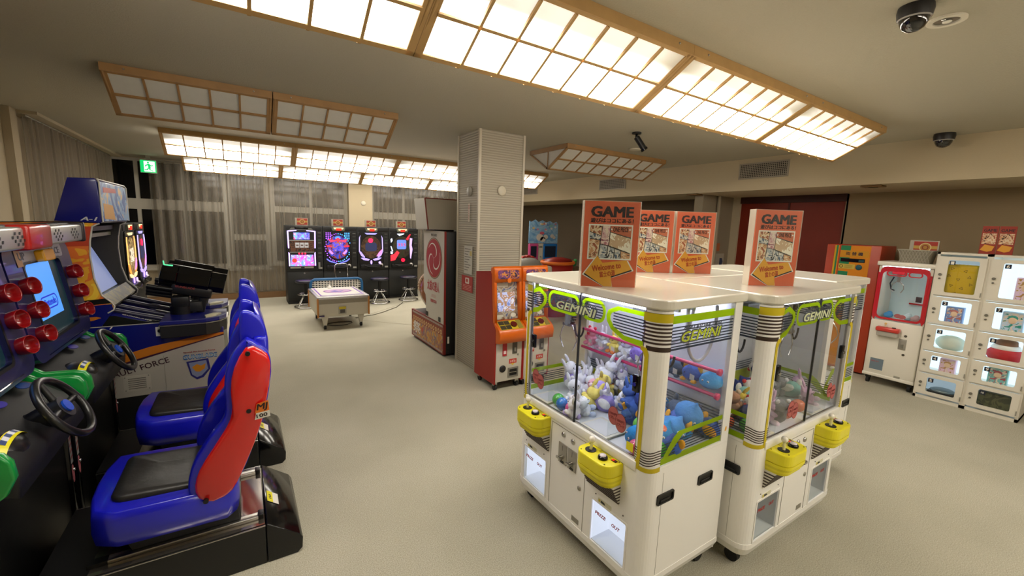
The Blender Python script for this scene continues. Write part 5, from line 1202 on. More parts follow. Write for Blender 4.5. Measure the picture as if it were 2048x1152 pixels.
                q.prism([(.17, 1.23), (.22, 1.22), (.205, 1.08), (.225, 1.0), (.19, .80), (.175, .82), (.17, .98), (.16, 1.08)], .02, .03, emi('d8b8ff', 1.1), F)
            q.build('light_panel', door)
        q = MB()
        if style == 1:
            q.prism(circ(0, 1.215, .05, 24, .03), .024, .030, emi('4088ff', 1.6), F); q.prism(circ(0, 1.18, .036, 20), .03, .036, emi('ff2838', 2.2), F)
            for sx in (-1, 1): q.prism([(sx*.02, 1.165), (sx*.17, 1.19), (sx*.13, 1.13), (sx*.04, 1.15)], .025, .032, emi('ff4060', 1.2), F); q.prism([(sx*.10, 1.06), (sx*.20, 1.075), (sx*.20, 1.05), (sx*.12, 1.04)], .025, .032, emi('ff2838', 1.6), F); q.prism([(sx*.08, .92), (sx*.15, 1.0), (sx*.16, .95), (sx*.11, .90)], .025, .032, emi('c080ff', 1.4), F)
            q.prism([(-.10, .97), (.10, .97), (.09, 1.13), (-.09, 1.13)], .024, .028, pic(['2838a8', '5a50e0', 'a06030', '6aa0ff'], 14, .8, name='pachinko_video'), F)
        elif style == 2: q.prism(rrect(-.11, .11, .96, 1.13, .05, 4), .024, .028, emi('38406a', .5), F); q.prism(circ(-.01, 1.17, .045, 20), .028, .034, emi('ff2048', 2.3), F)
        elif style == 3:
            q.prism(rrect(-.10, .09, 1.0, 1.19, .03, 3), .024, .028, emi('6a8cf0', 1.), F); q.text('333', -.085, .075, 1.06, 1.12, emi('e84860', 1.), F, z=.028, bold=.03)
            q.prism(circ(.02, .78, .036, 20), .03, .05, emi('ff1030', 2.5), F)
        else: q.prism([(-.10, .97), (.10, .97), (.09, 1.13), (-.09, 1.13)], .024, .028, pic(['a89878', 'e0d8c0', '584838', 'ff9030'], 10, .7, name='gold_video'), F)
        q.build('centre_screen', door)
        q = MB(); q.box(-.26, .16, -.055, 0, .625, .70, PBL, bev=.012); q.tube([(-.22, -.056, .70), (-.12, -.075, .66), (.0, -.08, .655), (.10, -.07, .67)], .010, BLACKG, 8); o = q.build('ball_tray', root)
        q = MB(); q.lathe([(.036, 0), (.036, .02), (.024, .035), (.0001, .038)], mat('c8c4bc', .3, .3), M=T(.145, -.012, .685) @ FRONT); q.build('handle_knob', o)
    if style:
        q = MB(); C_ = plane((-.03, -.009, 1.38), (1, 0, 0), (0, 0, 1)); q.prism([(-.13, .03), (.12, .03), (.10, -.035), (-.11, -.035)], 0, .02, mat('6c7468', .3), C_); q.prism([(-.09, .025), (.085, .025), (.075, -.005), (-.08, -.005)], .02, .026, emi('ffc890', 1.8), C_)
        q.prism([(-.05, .015), (.05, .015), (.045, -.03), (-.045, -.03)], .026, .03, emi('f02818', 1.3), C_); q.build('top_lamp', root)
    return root
def small_card(label, loc, rz, k=1.):
    root = thing('prize_card', label, 'sign', loc, rz, 'small red and gold cards on the machines'); F = plane((0, 0, 0), (1, 0, 0), (0, 0, 1))
    m = MB(); m.prism([(-.105*k, 0), (.105*k, 0), (.105*k, .135*k), (-.105*k, .135*k)], -.012, 0, mat('b8b0a0', .5), F); m.build('card_holder', root)
    m = MB(); m.prism([(-.075*k, .012*k), (.095*k, .012*k), (.095*k, .125*k), (-.075*k, .125*k)], 0, .0012, mat('b03424', .5), F); G_ = mat('c8a048', .5)
    m.prism([(-.075*k, .055*k), (.095*k, .055*k), (.095*k, .085*k), (-.075*k, .085*k)], .0012, .0018, G_, F); m.prism(circ(.01*k, .069*k, .044*k, 24), .0018, .0026, mat('e0c890', .5), F); m.prism(circ(.01*k, .069*k, .036*k, 24), .0026, .0034, mat('b88434', .5), F)
    m.ring(circ(.01*k, .069*k, .024*k, 16), circ(.01*k, .069*k, .016*k, 16), .0034, .004, mat('8a3c20', .5), F); m.build('card_print', root)
PY0 = 8.5
for i, (st, x, lb) in enumerate(((0, .985, 'slot machine with violet light strips, leftmost of the back row'), (1, 1.597, 'pachinko machine ringed by violet and blue dots, second of the back row'), (2, 2.209, 'pachinko machine with pale violet wings, third of the back row'), (3, 2.822, 'pachinko machine with red lights and blue 333 screen, right end of the back row'))):
    pachi(lb, (x, PY0, 0), 0, st)
    small_card(('red and gold card on the slot machine', 'red and gold card on the violet-dotted pachinko machine', 'red and gold card on the third back-row machine', 'red and gold card on the rightmost pachinko machine')[i], (x-.03, PY0+.08, 1.427), 0)
pachi('pachinko machine glowing orange and gold by the left wall, beside the gun cabinet', (-1.13, 6.78, 0), PI/2, 4, seed=4)
pachi('pachinko machine by the left wall with violet lights, farther from the viewer', (-1.13, 7.42, 0), PI/2, 2, seed=9)
small_card('red and gold card on the left wall pachinko machines', (-1.2, 6.9, 1.427), PI/2, 1.2)
# stools
def stool(label, x, y, back=False):
    root = thing('stool', label, 'stool', (x, y, 0), .3, 'round stools at the pachinko machines')
    m = MB(); m.lathe([(.0001, .44), (.15, .44), (.165, .45), (.168, .47), (.155, .485), (.0001, .488)], mat('1c1c30', .3, coat=.3), 28); m.build('seat', root)
    m = MB(); m.cyl((0, 0, .24), (0, 0, .44), .03, BLACK, n=16); m.build('column', root)
    m = MB(); m.tube([(.13*math.cos(a), .13*math.sin(a), .235) for a in [2*PI*k/28 for k in range(28)]], .008, CHROME, 6, closed=True); m.lathe([(.03, .225), (.12, .232), (.0001, .238)], mat('8c8c88', .2, .9), 24); m.build('foot_ring', root)
    for k in range(4): a = PI/2*k+.4; q = MB(); q.tube([(.03*math.cos(a), .03*math.sin(a), .235), (.175*math.cos(a), .175*math.sin(a), .02)], .009, CHROME, 8); q.build('leg', root)
    m = MB(); m.tube([(.185*math.cos(a), .185*math.sin(a), .012) for a in [2*PI*k/36 for k in range(36)]], .011, CHROME, 8, closed=True); m.build('floor_ring', root)
    if back:
        m = MB(); m.tube([(-.11, .13, .47), (-.125, .16, .60), (-.12, .165, .72), (-.09, .165, .745), (.09, .165, .745), (.12, .165, .72), (.125, .16, .60), (.11, .13, .47)], .009, CHROME, 8); m.build('backrest_tube', root)
stool('round stool before the slot machine, behind the air hockey table', .93, 8.12)
o = stool('stool with a chrome tube backrest behind the air hockey table', 1.60, 8.1, True)
stool('round stool in front of the third pachinko machine', 2.2, 8.06)
stool('round stool partly hidden by the drum game', 2.80, 8.16)
# ================================================================ AIR HOCKEY TABLE
root = thing('air_hockey_table', 'small white air hockey table on casters with a blue framed net', 'air hockey table', (1.205, 6.74, 0))
def H(): return MB(T(-1.205, -6.74, 0))
hx0, hx1, hy0, hy1 = .862, 1.552, 6.28, 7.18
HW = mat('c4beae', .4); OAK = mat('b87830', .45)
m = H(); m.box(hx0, hx1, hy0, hy1, .19, .44, HW, bev=.005); m.build('table_body', root)
for x, y in ((hx0, hy0), (hx1, hy0), (hx0, hy1), (hx1, hy1)): q = H(); q.box(x-.012, x+.012, y-.012, y+.012, .185, .455, OAK, bev=.004); q.build('corner_strip', root)
m = H(); m.box(hx0-.008, hx1+.008, hy0-.008, hy1, .44, .475, mat('d8d8dc', .2, .5), bev=.006); m.build('rim', root)
m = H(); m.box(hx0+.03, hx1-.03, hy0+.05, hy1-.03, .46, .479, mat('e6e2dc', .25)); m.prism(circ(1.207, 6.75, .20, 32, .17), .479, .480, mat('8c5aa8', .3)); m.prism(circ(1.207, 6.75, .175, 32, .145), .480, .481, mat('c8a8c8', .3)); m.prism([(1.10, 6.72), (1.18, 6.80), (1.22, 6.70), (1.30, 6.79), (1.24, 6.66), (1.15, 6.68)], .481, .482, mat('4050b0', .3))
for a, b, c, d in ((hx0+.05, hx0+.07, hy0+.1, hy1-.06), (hx1-.07, hx1-.05, hy0+.1, hy1-.06), (hx0+.05, hx1-.05, hy0+.08, hy0+.10)): m.box(a, b, c, d, .479, .4805, mat('7a50b0', .3))
m.build('play_surface', root)
m = H(); m.box(hx0+.02, hx1-.02, hy0-.011, hy0-.006, .375, .435, mat('8e8676', .4)); m.box(1.13, 1.235, hy0-.012, hy0-.006, .22, .33, mat('a8a498', .4, .4)); m.box(1.135, 1.23, hy0-.014, hy0-.011, .29, .325, mat('c8b428', .5)); m.box(1.15, 1.215, hy0-.016, hy0-.012, .235, .285, mat('484440', .4)); m.build('coin_plate', root)
m = H(); m.box(hx0+.01, hx0+.08, hy0-.011, hy0-.006, .195, .215, mat('3a2c58', .4)); m.build('name_plate', root)
for i, (x, y) in enumerate(((.955, 6.33), (1.455, 6.36), (.955, 7.10), (1.455, 7.10))):
    q = H(); q.prism([(-.045, .19), (.045, .19), (.022, .065), (-.02, .065)], -.02, .02, HW, T(x, y, 0) @ plane((0, 0, 0), (1, 0, 0), (0, 0, 1))); o = q.build('leg', root)
    q = H(); q.cyl((x-.015, y, .032), (x+.015, y, .032), .03, RUBBER, n=16); q.box(x-.02, x+.02, y-.012, y+.012, .045, .068, STEEL); q.build('caster_wheel', o)
NB = mat('1a5a8c', .4)
m = H(); y = 7.24; m.tube([(.90, y, .22), (.90, y, .53), (.915, y, .575), (.955, y, .60), (1.62, y, .60), (1.665, y, .575), (1.68, y, .53), (1.68, y, .22)], .022, NB, 10); m.build('net_frame', root)
m = H()
for i in range(1, 17): x = .92+.74*i/17; m.box(x-.006, x+.006, y-.006, y+.006, .44, .585, PAPER)
for k in range(5): m.box(.92, 1.66, y-.006, y+.006, .455+k*.03, .465+k*.03, PAPER)
m.build('white_net', root)
m = MB(); m.lathe([(.035, 0), (.04, .01), (.03, .02), (.014, .03), (.016, .05), (.0001, .055)], mat('e8e4dc', .3), 20); put(m, 'air_hockey_mallet', 'white mallet lying at the far end of the air hockey table', 'mallet', (1.15, 7.08, .480))
m = MB(); m.tube([(1.50, 6.9, .006), (1.62, 6.95, .006), (1.80, 7.0, .006), (2.0, 7.15, .006), (2.35, 7.5, .006), (2.6, 7.9, .006)], .006, mat('5a5648', .6), 6); put(m, 'power_cord', 'grey cord running over the carpet from the air hockey table', 'cord', (0, 0, 0))
m = MB(); m.tube([(1.2+.18*math.cos(t)*(1+.1*math.sin(3*t)), 6.62+.10*math.sin(t)-.004*t, .005) for t in [k*.35 for k in range(34)]], .005, mat('4a4438', .6), 6); put(m, 'coiled_cord', 'dark cord coiled on the carpet under the air hockey table', 'cord', (0, 0, 0))

# ================================================================ DRUM GAME beside the pillar
dx, dy = 2.4, 4.75
root = thing('drum_game', 'tall drum game cabinet with a red swirl emblem on its white side', 'arcade machine', (dx, dy, 0))
def D_(): return MB(T(-dx, -dy, 0))
LX = lambda x, y=4.75, z=0: plane((x, y, z), (0, -1, 0), (0, 0, 1))      # face looking left (-X); local x = -(y - 4.75)
m = D_(); m.box(1.95, 2.85, 4.412, 5.02, .03, 1.455, mat('141313', .5), bev=.004); m.build('tower', root)
m = D_(); yz = lambda P: [(-(y-4.75), z) for y, z in P]
m.prism(yz([(4.405, .39), (4.96, .39), (4.96, .60), (4.98, .66), (5.04, .70), (5.04, 1.46), (4.405, 1.46)]), -.02, 0, mat('c8c4b8', .45), LX(1.93)); side = m.build('white_side_panel', root)
m = D_(); m.prism(yz([(4.400, .39), (4.412, .39), (4.412, 1.46), (4.400, 1.46)]), -.02, .001, mat('8a2018', .5), LX(1.93)); m.build('red_edge', side)
m = D_(); F = LX(1.9295); c0 = -(4.715-4.75); RD = mat('a82420', .45)
m.prism(circ(c0, 1.135, .245, 40), 0, .001, mat('4a3c30', .5), F); m.prism(circ(c0, 1.135, .238, 40), .001, .0016, mat('b09070', .5), F); m.prism(circ(c0, 1.135, .228, 40), .0016, .0022, RD, F)
for k in range(3):
    a0 = 2*PI*k/3+.3; A = []; B = []
    for i in range(13):
        t = i/12; r_ = .008+.20*math.sqrt(t) if t < .8 else .008+.20*math.sqrt(.8)+(t-.8)*.05; a = a0+2.2*t**1.3; wd_ = .026*(1-t)**.7+.003
        A.append((c0+(r_+wd_/2)*math.cos(a), 1.135+(r_+wd_/2)*math.sin(a))); B.append((c0+(r_-wd_/2)*math.cos(a), 1.135+(r_-wd_/2)*math.sin(a)))
    for i in range(12): m.prism([A[i], A[i+1], B[i+1], B[i]], .0022, .0028, PAPER, F)
m.build('swirl_emblem', side)
m = D_(); m.text('WADAIKO', c0-.09, c0+.09, 1.395, 1.425, mat('5a564e', .5), F, bold=.04); m.build('top_lettering', side); m = D_(); m.text('太鼓の達人', c0-.20, c0+.17, .74, .86, mat('b03a40', .5), F, bold=.06); m.build('title_lettering', side); m = D_()
m.text('namco', c0-.09, c0+.09, .60, .635, mat('b04048', .5), F, bold=.05)
for k in range(3): m.prism([(c0-.08+.01*k, .665+k*.014), (c0+.08-.01*k, .665+k*.014), (c0+.08-.01*k, .669+k*.014), (c0-.08+.01*k, .669+k*.014)], 0, .0008, mat('c08080', .6), F)
m.build('side_lettering', side); m = D_()
for x in (-.17, .22): m.prism([(x-.03, .40), (x+.03, .40), (x+.03, .455), (x-.03, .455)], 0, .004, BLACK, F)
m.build('black_notch', side)
m = D_(); m.prism(yz([(4.40, .03), (5.475, .03), (5.475, .388), (4.40, .388)]), -.03, 0, mat('7a2018', .5), LX(1.925)); ped = m.build('lower_side_panel', root)
m = D_(); F = LX(1.9245); FEST = pic(['7a8a30', 'b86a28', 'c89838', '6a5a7a', 'a84a28', '8a9a48'], 4.2, name='festival_print', kind='L', dist=2.5)
m.prism(yz([(4.42, .07), (5.455, .07), (5.455, .345), (4.42, .345)]), 0, .0006, FEST, F); m.prism(yz([(4.42, .255), (5.455, .255), (5.455, .345), (4.42, .345)]), .0006, .001, mat('8a3a22', .5), F)
for k in range(52):
    y = 4.43+k*.0195
    for z in (.352, .045): m.prism(yz([(y, z), (y+.009, z), (y+.012, z+.024), (y+.003, z+.024)]), 0, .001, mat('c8c0b4', .5), F)
for k in range(13): y = 4.47+k*.076; m.ring([(-(y-4.75)+.026*math.cos(t), .29+.03*math.sin(t)) for t in [2*PI*i/14 for i in range(14)]], [(-(y-4.75)+.014*math.cos(t), .29+.018*math.sin(t)) for t in [2*PI*i/14 for i in range(14)]], .001, .0016, mat('d8b880', .5), F)
m.text('祭', -(5.40-4.75), -(5.14-4.75), .10, .25, mat('d8d0c8', .5), F, z=.001, bold=.05); m.prism(circ(-(5.08-4.75), .18, .035, 20), .001, .0016, mat('b84838', .5), F); m.build('festival_art', ped)
m = D_(); m.box(1.95, 2.95, 4.42, 5.47, .03, .38, mat('2a1712', .5)); m.build('pedestal_core', root)
m = D_(); P = [(4.72, 1.475), (5.11, 1.465), (5.20, 1.845), (4.83, 1.84)]
m.prism(yz(P), -.95, 0, mat('a49c8c', .55), LX(1.86)); hd = m.build('header_box', root)
m = D_(); m.prism(yz([(4.725, 1.48), (5.105, 1.47), (5.192, 1.84), (4.835, 1.835)]), 0, .002, mat('c4c0b4', .5), LX(1.86)); m.build('header_side', hd)
m = D_()
for a, b in (((4.72, 1.475), (4.83, 1.84)),): m.tube([(1.858, a[0]-.003, a[1]), (1.858, b[0]-.003, b[1])], .008, mat('7a2418', .5), 6); m.tube([(1.858, 4.827, 1.84), (2.81, 4.827, 1.84)], .006, mat('7a2418', .5), 6)
m.build('header_edge', hd)
m = D_(); m.box(1.95, 2.2, 4.75, 5.0, 1.455, 1.48, BLACK); m.build('neck', root)
for x in (2.27, 2.78):
    c = Vector((x, 5.27, .64)); ax = Vector((0, .80, .60)).normalized(); r0 = ax.rotation_difference(Vector((0, 0, 1))).inverted().to_matrix().to_4x4()
    Mx = T(*c) @ r0
    m = D_(); m.lathe([(.235, -.20), (.262, -.14), (.285, -.02), (.285, .04), (.262, .14), (.25, .17)], mat('8a4a22', .25, noise=.15, scale=3, coat=.5), 32, Mx); b_ = m.build('drum_barrel', root)
    m = D_(); m.lathe([(.262, .15), (.272, .17), (.268, .20), (.24, .215), (.0001, .22)], mat('c8a890', .4), 32, Mx); m.build('drum_skin', b_)
    m = D_()
    for k in range(36): a = 2*PI*k/36; m.ell((.273*math.cos(a), .273*math.sin(a), .165), (.009, .009, .009), mat('d8ccb0', .4), Mx, 8, 4)
    m.build('rivet', b_)
    m = D_(); m.box(x-.05, x+.05, 5.1, 5.3, .38, .50, BLACK); m.build('drum_stand', root)
m = D_(); m.box(1.926, 1.93, 4.46, 4.60, .10, .16, PAPER) if False else m.box(1.98, 2.0, 4.405, 4.412, .16, .24, PAPER); m.build('maker_plate', root)

# ================================================================ MINI MEDAL MACHINES (orange fronts)
ORN = mat('d8640c', .35, coat=.3, name='orange_plastic'); MRED = mat('9c1a14', .4); MWH = mat('c8c2b4', .45)
def mini(label, x):
    root = thing('medal_machine', label, 'arcade machine', (x, 3.235, 0), 0, 'small orange fronted medal machines')
    SD = lambda sx: plane((sx*.155, 0, 0), (0, sx, 0), (0, 0, 1))
    for sx in (-1, 1):
        P = [(0.0, .07), (.40, .07), (.40, 1.10), (.12, 1.13), (.10, 1.10), (.055, .66), (.0, .60)]
        m = MB(); m.prism([(sx*y, z) for y, z in P], -.012, .0, MRED, SD(sx)); m.build('red_side_panel', root)
    m = MB(); m.box(-.14, .14, .13, .395, .07, 1.09, DARK); m.build('core', root)
    m = MB(); m.box(-.143, .143, -.004, .13, .09, .50, MWH, bev=.004); fr = m.build('white_door', root)
    F = plane((0, -.0045, 0), (1, 0, 0), (0, 0, 1))
    m = MB(); m.prism([(-.075, .34), (-.03, .34), (-.03, .46), (-.075, .46)], 0, .006, mat('b02028', .35), F); m.prism([(-.066, .36), (-.04, .36), (-.04, .39), (-.066, .39)], .006, .008, mat('e8d0d0', .4), F); m.prism([(.035, .35), (.085, .35), (.085, .47), (.035, .47)], 0, .006, mat('5a564e', .4, .3), F); m.prism([(.05, .37), (.07, .37), (.07, .41), (.05, .41)], .006, .010, STEEL, F); m.build('coin_unit', fr)
    m = MB(); m.lathe([(.035, 0), (.035, .004), (.0001, .004)], mat('1c1a18', .5), 24, T(-.07, -.0045, .215) @ FRONT); m.build('speaker', fr)
    m = MB(); m.prism([(.0, .255), (.085, .255), (.085, .30), (.0, .30)], 0, .001, mat('c03c30', .5), F); m.text('メダル', .01, .075, .265, .29, PAPER, F, z=.001, d=.0006, bold=.03); m.prism([(.02, .255), (.065, .255), (.0425, .235)], 0, .001, mat('d8b83c', .5), F); m.build('red_arrow_label', fr)
    m = MB(); m.ring([(-.01, .12), (.105, .12), (.105, .215), (-.01, .215)], [(.005, .135), (.09, .135), (.09, .20), (.005, .20)], 0, .006, mat('8c8880', .3, .5), F); m.prism([(.005, .135), (.09, .135), (.09, .20), (.005, .20)], 0, .001, BLACK, F); m.prism([(.01, .165), (.085, .165), (.085, .17), (.01, .17)], .001, .004, STEEL, F); m.build('payout_tray', fr)
    m = MB(); m.cyl((.10, -.0045, .335), (.10, -.01, .335), .009, STEEL, n=12); m.build('lock', fr)
    # orange shell
    m = MB(); Y = lambda P, a, b, mt, bev: xz2(m, P, a, b, mt, bev)
    def xz2(m_, P, a, b, mt, bev=0):      # outline in y,z ; thickness along x
        q = MB(); q.prism(P, 0, b-a, mt, bev=bev); m_.add(q.v, q.f, mt, True, Matrix(((0, 0, 1, a), (1, 0, 0, 0), (0, 1, 0, 0), (0, 0, 0, 1))))
    xz2(m, [(-.07, .48), (.02, .46), (.05, .60), (.06, .68), (-.06, .60), (-.08, .56)], -.152, .152, ORN, .008)
    for sx in (-1, 1): xz2(m, [(.02, .60), (.075, .60), (.12, 1.06), (.12, 1.12), (.075, 1.12), (.05, 1.04)], sx*.1375-.015, sx*.1375+.015, ORN, .006)
    xz2(m, [(.045, 1.03), (.10, 1.03), (.13, 1.14), (.12, 1.17), (.07, 1.175), (.055, 1.15)], -.152, .152, ORN, .012); sh = m.build('orange_shell', root)
    Hd = plane((0, .05, 1.10), (1, 0, 0), (0, .12, 1)); m = MB(); m.prism(rrect(-.115, .115, -.04, .04, .02), -.002, .006, pic(['3a2040', '6a3868', 'c07830', '281838', 'a84820'], 14, .15, name='header_sunset'), Hd); m.prism(circ(0, -.055, .022, 16), .0, .012, mat('e0701c', .3), Hd); m.build('header_art', sh)
    Sc = plane((0, .075, .84), (1, 0, 0), (0, .13, 1)); m = MB()
    m.prism([(-.125, -.20), (.125, -.20), (.125, .20), (-.125, .20)], -.004, 0, pic(['504848', '8a7868', 'a8a090', '5c6080', 'b0a8a0'], 12, .1, name='cabinet_artwork'), Sc); m.prism([(-.095, -.09), (.09, -.09), (.09, .09), (-.095, .09)], 0, .004, pic(['6878b8', 'a8b0d8', '9a7860', 'c0c0d0', '4a5488'], 10, .45, name='medal_screen'), Sc)
    m.prism([(-.11, .14), (.02, .14), (.02, .175), (-.11, .175)], 0, .003, mat('c8c4b4', .4), Sc); m.prism([(-.11, -.16), (-.04, -.16), (-.04, -.12), (-.11, -.12)], 0, .003, mat('c8c4b4', .4), Sc); m.prism(circ(.07, -.13, .03, 16, .02), 0, .003, mat('d8d4c8', .4), Sc); m.prism(circ(-.05, -.16, .02, 16), 0, .003, mat('884828', .4), Sc); m.build('screen', sh)
    m = MB(); m.box(-.128, .128, .055, .058, .655, 1.03, GLASS, M=I4); m.build('screen_cover', sh) if False else None
    Cp = plane((0, -.01, .632), (1, 0, 0), (0, .80, .55)); m = MB(); m.prism([(-.125, -.055), (.125, -.055), (.125, .055), (-.125, .055)], 0, .004, mat('c8b020', .4), Cp)
    for a, b in ((-.12, -.065), (-.06, -.005)):
        for c in (-.05, .004): m.prism([(a, c), (b, c), (b, c+.046), (a, c+.046)], .004, .007, mat('3a3424', .4), Cp)
    m.prism([(.07, -.05), (.12, -.05), (.12, .05), (.07, .05)], .004, .007, mat('8a7c30', .4), Cp); m.prism(circ(.032, .0, .032, 24), .004, .016, mat('5a1210', .3), Cp); m.build('control_buttons', sh)
    for x_ in (-.12, .12):
        for y_ in (.05, .34): q = MB(); q.cyl((x_-.012, y_, .03), (x_+.012, y_, .03), .03, RUBBER, n=14); q.box(x_-.02, x_+.02, y_-.015, y_+.015, .045, .075, STEEL); q.build('caster', root)
mini('orange fronted medal machine with a red side, leaning against the pillar', 2.085)
mini('second orange fronted medal machine, right of the one by the pillar', 2.40)

# ================================================================ CHILDREN'S CORNER in the alcove
root = thing('picture_board_game', 'children game with a sky blue picture board and a blue framed screen', 'arcade machine', (5.34, 7.1, 0))
F = plane((0, -.001, 0), (1, 0, 0), (0, 0, 1)); m = MB(); m.box(-.36, .36, .0, .5, 0, .84, mat('b8b0a0', .5), bev=.01); m.build('cabinet', root)
m = MB(); m.prism([(-.37, 1.21), (.37, 1.21), (.37, 1.60), (.33, 1.66), (.24, 1.63), (.16, 1.67), (.06, 1.64), (-.04, 1.68), (-.14, 1.64), (-.22, 1.69), (-.32, 1.64), (-.37, 1.66)], -.02, 0, pic(['3a6a98', '5888b0', '88a8c0', '6a94b4', 'a0b4c0'], 4, name='sky_print', kind='L'), F); b_ = m.build('picture_board', root)
m = MB(); rd = random.Random(2)
for k in range(16): x, z = rd.uniform(-.33, .33), rd.uniform(1.46, 1.62); m.prism(circ(x, z, .030, 12, .02), .0+k*.0004, .001+k*.0004, mat(rd.choice(('b87888', 'c8a868', '78a898', 'c8c4bc', '5878a8', 'b86848')), .5), F)
for x, z, r_ in ((-.10, 1.33, .09), (-.02, 1.29, .07), (.05, 1.34, .06), (.22, 1.36, .05), (.27, 1.33, .04)): m.prism(circ(x, z, r_, 20, r_*.8), .001, .003, mat('c0b8ac', .5), F)
m.prism(circ(-.05, 1.42, .06, 16, .03), .003, .005, mat('a84858', .5), F); m.build('board_print', b_)
for a, b, c, nm in ((-.36, -.14, 'b8487c', 'pink_screen_frame'), (.0, .36, '1a64a8', 'blue_screen_frame')):
    m = MB(); m.prism(rrect(a, b, .85, 1.20, .02), -.04, .02, mat(c, .35), F, bev=.006); o = m.build(nm, root)
    m = MB(); m.prism(rrect(a+.03, b-.045, .92, 1.15, .01), .02, .024, emi('141822', .3), F); m.build('screen', o)
m = MB(); m.prism([(-.13, .85), (-.01, .85), (-.01, 1.20), (-.13, 1.20)], -.04, .01, mat('bcb4a4', .5), F); m.prism([(-.11, 1.12), (-.03, 1.12), (-.03, 1.145), (-.11, 1.145)], .01, .012, mat('40483c', .5), F); m.prism(circ(-.07, .93, .02, 14), .01, .016, mat('8c8c88', .4), F); m.build('coin_panel', root)
root = thing('kiddie_ride', 'grey domed childrens ride with red scalloped trim, just right of the pillar', 'ride', (3.95, 5.75, 0))
m = MB(); m.lathe([(.29, 0), (.30, .1), (.30, .78), (.29, .85), (.28, .95), (.18, 1.03), (.06, 1.065), (.0001, 1.07)], mat('8c8880', .5), 28); m.build('domed_body', root)
m = MB()
for k in range(13): a = PI*k/12; m.cyl((.29*math.cos(a), -.02-.33*math.sin(a)*.3, .62+.41*math.sin(a)), (.29*math.cos(a), .06-.33*math.sin(a)*.3, .62+.41*math.sin(a)), .055, mat('a82c24', .4), n=12)
m.build('red_trim', root)
m = MB(); m.box(-.16, .24, -.46, -.34, .80, .93, mat('c0b8a8', .45), bev=.03); m.build('front_shelf', root)
root = thing('toddler_game', 'red oval childrens game tub with an orange rim in the alcove', 'arcade machine', (4.66, 5.75, 0))
m = MB(); m.v = []; S_ = Matrix.Diagonal((1, .7, 1, 1)); m.lathe([(.24, 0), (.26, .05), (.28, .6), (.31, .93), (.0001, .95)], mat('98201c', .4), 28, S_); m.build('tub', root)
m = MB(); m.tube([(.31*math.cos(a), .217*math.sin(a), .945+.012*math.sin(a)) for a in [2*PI*k/36 for k in range(36)]], .028, mat('d86a1c', .4), 10, closed=True); m.build('orange_rim', root)
m = MB(); m.lathe([(.29, .955), (.26, 1.0), (.1, 1.03), (.0001, 1.035)], mat('7c1814', .4), 28, S_); m.build('red_cushion', root)
root = thing('toy_shelf', 'low shelf with small yellow and green toys behind the red tub', 'shelf', (5.3, 6.5, 0))
m = MB(); m.box(-.5, .5, -.15, .15, 0, .78, mat('6a5038', .6), bev=.01); m.build('shelf_body', root)
for i, (x, c) in enumerate(((-.2, 'b89858'), (-.02, '8aa040'), (.14, 'a8a090'), (.33, '3a8a48'))):
    m = MB(); m.ell((0, 0, .055), (.07, .05, .055), mat(c, .6)); m.ell((.03, -.02, .12), (.04, .035, .035), mat(c, .6)); put(m, 'soft_toy', '%s toy sitting on the low shelf in the alcove' % ('tan', 'olive', 'grey', 'green')[i], 'toy', (5.3+x, 6.45, .78))

# ================================================================ RIGHT WALL MACHINES (front looks left)
root = thing('change_machine', 'orange, red and green money changing machine by the red door', 'change machine', (5.87, 1.95, 0), -PI/2)
F = plane((0, -.001, 0), (1, 0, 0), (0, 0, 1)); CO = mat('d8850e', .4); CR = mat('b03c1c', .4); CG = mat('1c7c50', .4); CY = mat('c8a018', .4)
m = MB(); m.box(-.255, .255, 0, .45, .02, 1.465, CR, bev=.006); m.build('cabinet', root)
m = MB(); m.box(-.14, .165, -.004, 0, .05, 1.455, CO)
m.box(-.175, -.158, -.003, 0, .05, 1.455, CY); m.box(-.158, -.13, -.003, 0, .05, 1.455, CG); m.box(-.13, -.115, -.0045, 0, .05, 1.455, CR)
for a, b in ((1.40, 1.455), (1.24, 1.32), (1.10, 1.16)): m.box(-.115, -.02, -.006, 0, a, b, CG)
m.box(-.115, .15, -.007, 0, 1.33, 1.40, mat('cc8c14', .4)); fr = m.build('front_panel', root)
m = MB(); m.text('両 替 機', -.06, .10, 1.345, 1.385, mat('1c2038', .4), T(0, -.0075, 0) @ F, bold=.03, d=.0006); m.build('lettering', fr)
m = MB(); m.box(-.10, .125, -.012, 0, 1.27, 1.31, BLACKG); m.box(.07, .12, -.013, -.012, 1.275, 1.30, mat('2a4a50', .3)); m.build('display_slot', fr)
m = MB(); m.box(-.115, .04, -.010, 0, 1.19, 1.245, mat('c4ac48', .4)); m.ring([(-.088+.018*math.cos(t), 1.217+.018*math.sin(t)) for t in [2*PI*k/16 for k in range(16)]], [(-.088+.013*math.cos(t), 1.217+.013*math.sin(t)) for t in [2*PI*k/16 for k in range(16)]], .010, .0105, BLACK, F)
for k in range(3): m.box(-.06, .02, -.0105, -.010, 1.205+k*.012, 1.208+k*.012, mat('5a5028', .5))
m.build('instruction_strip', fr)
m = MB(); m.lathe([(.03, 0), (.03, .008), (.02, .012), (.0001, .012)], mat('1c5060', .3), 20, T(.078, -.004, 1.215) @ FRONT); m.build('coin_dial', fr)
m = MB(); m.box(.03, .10, -.014, 0, 1.10, 1.112, STEEL); m.build('note_slot', fr)
m = MB(); m.box(.085, .115, -.016, 0, .78, .86, mat('b8b4ac', .3, .6), bev=.005); m.build('door_latch', fr)
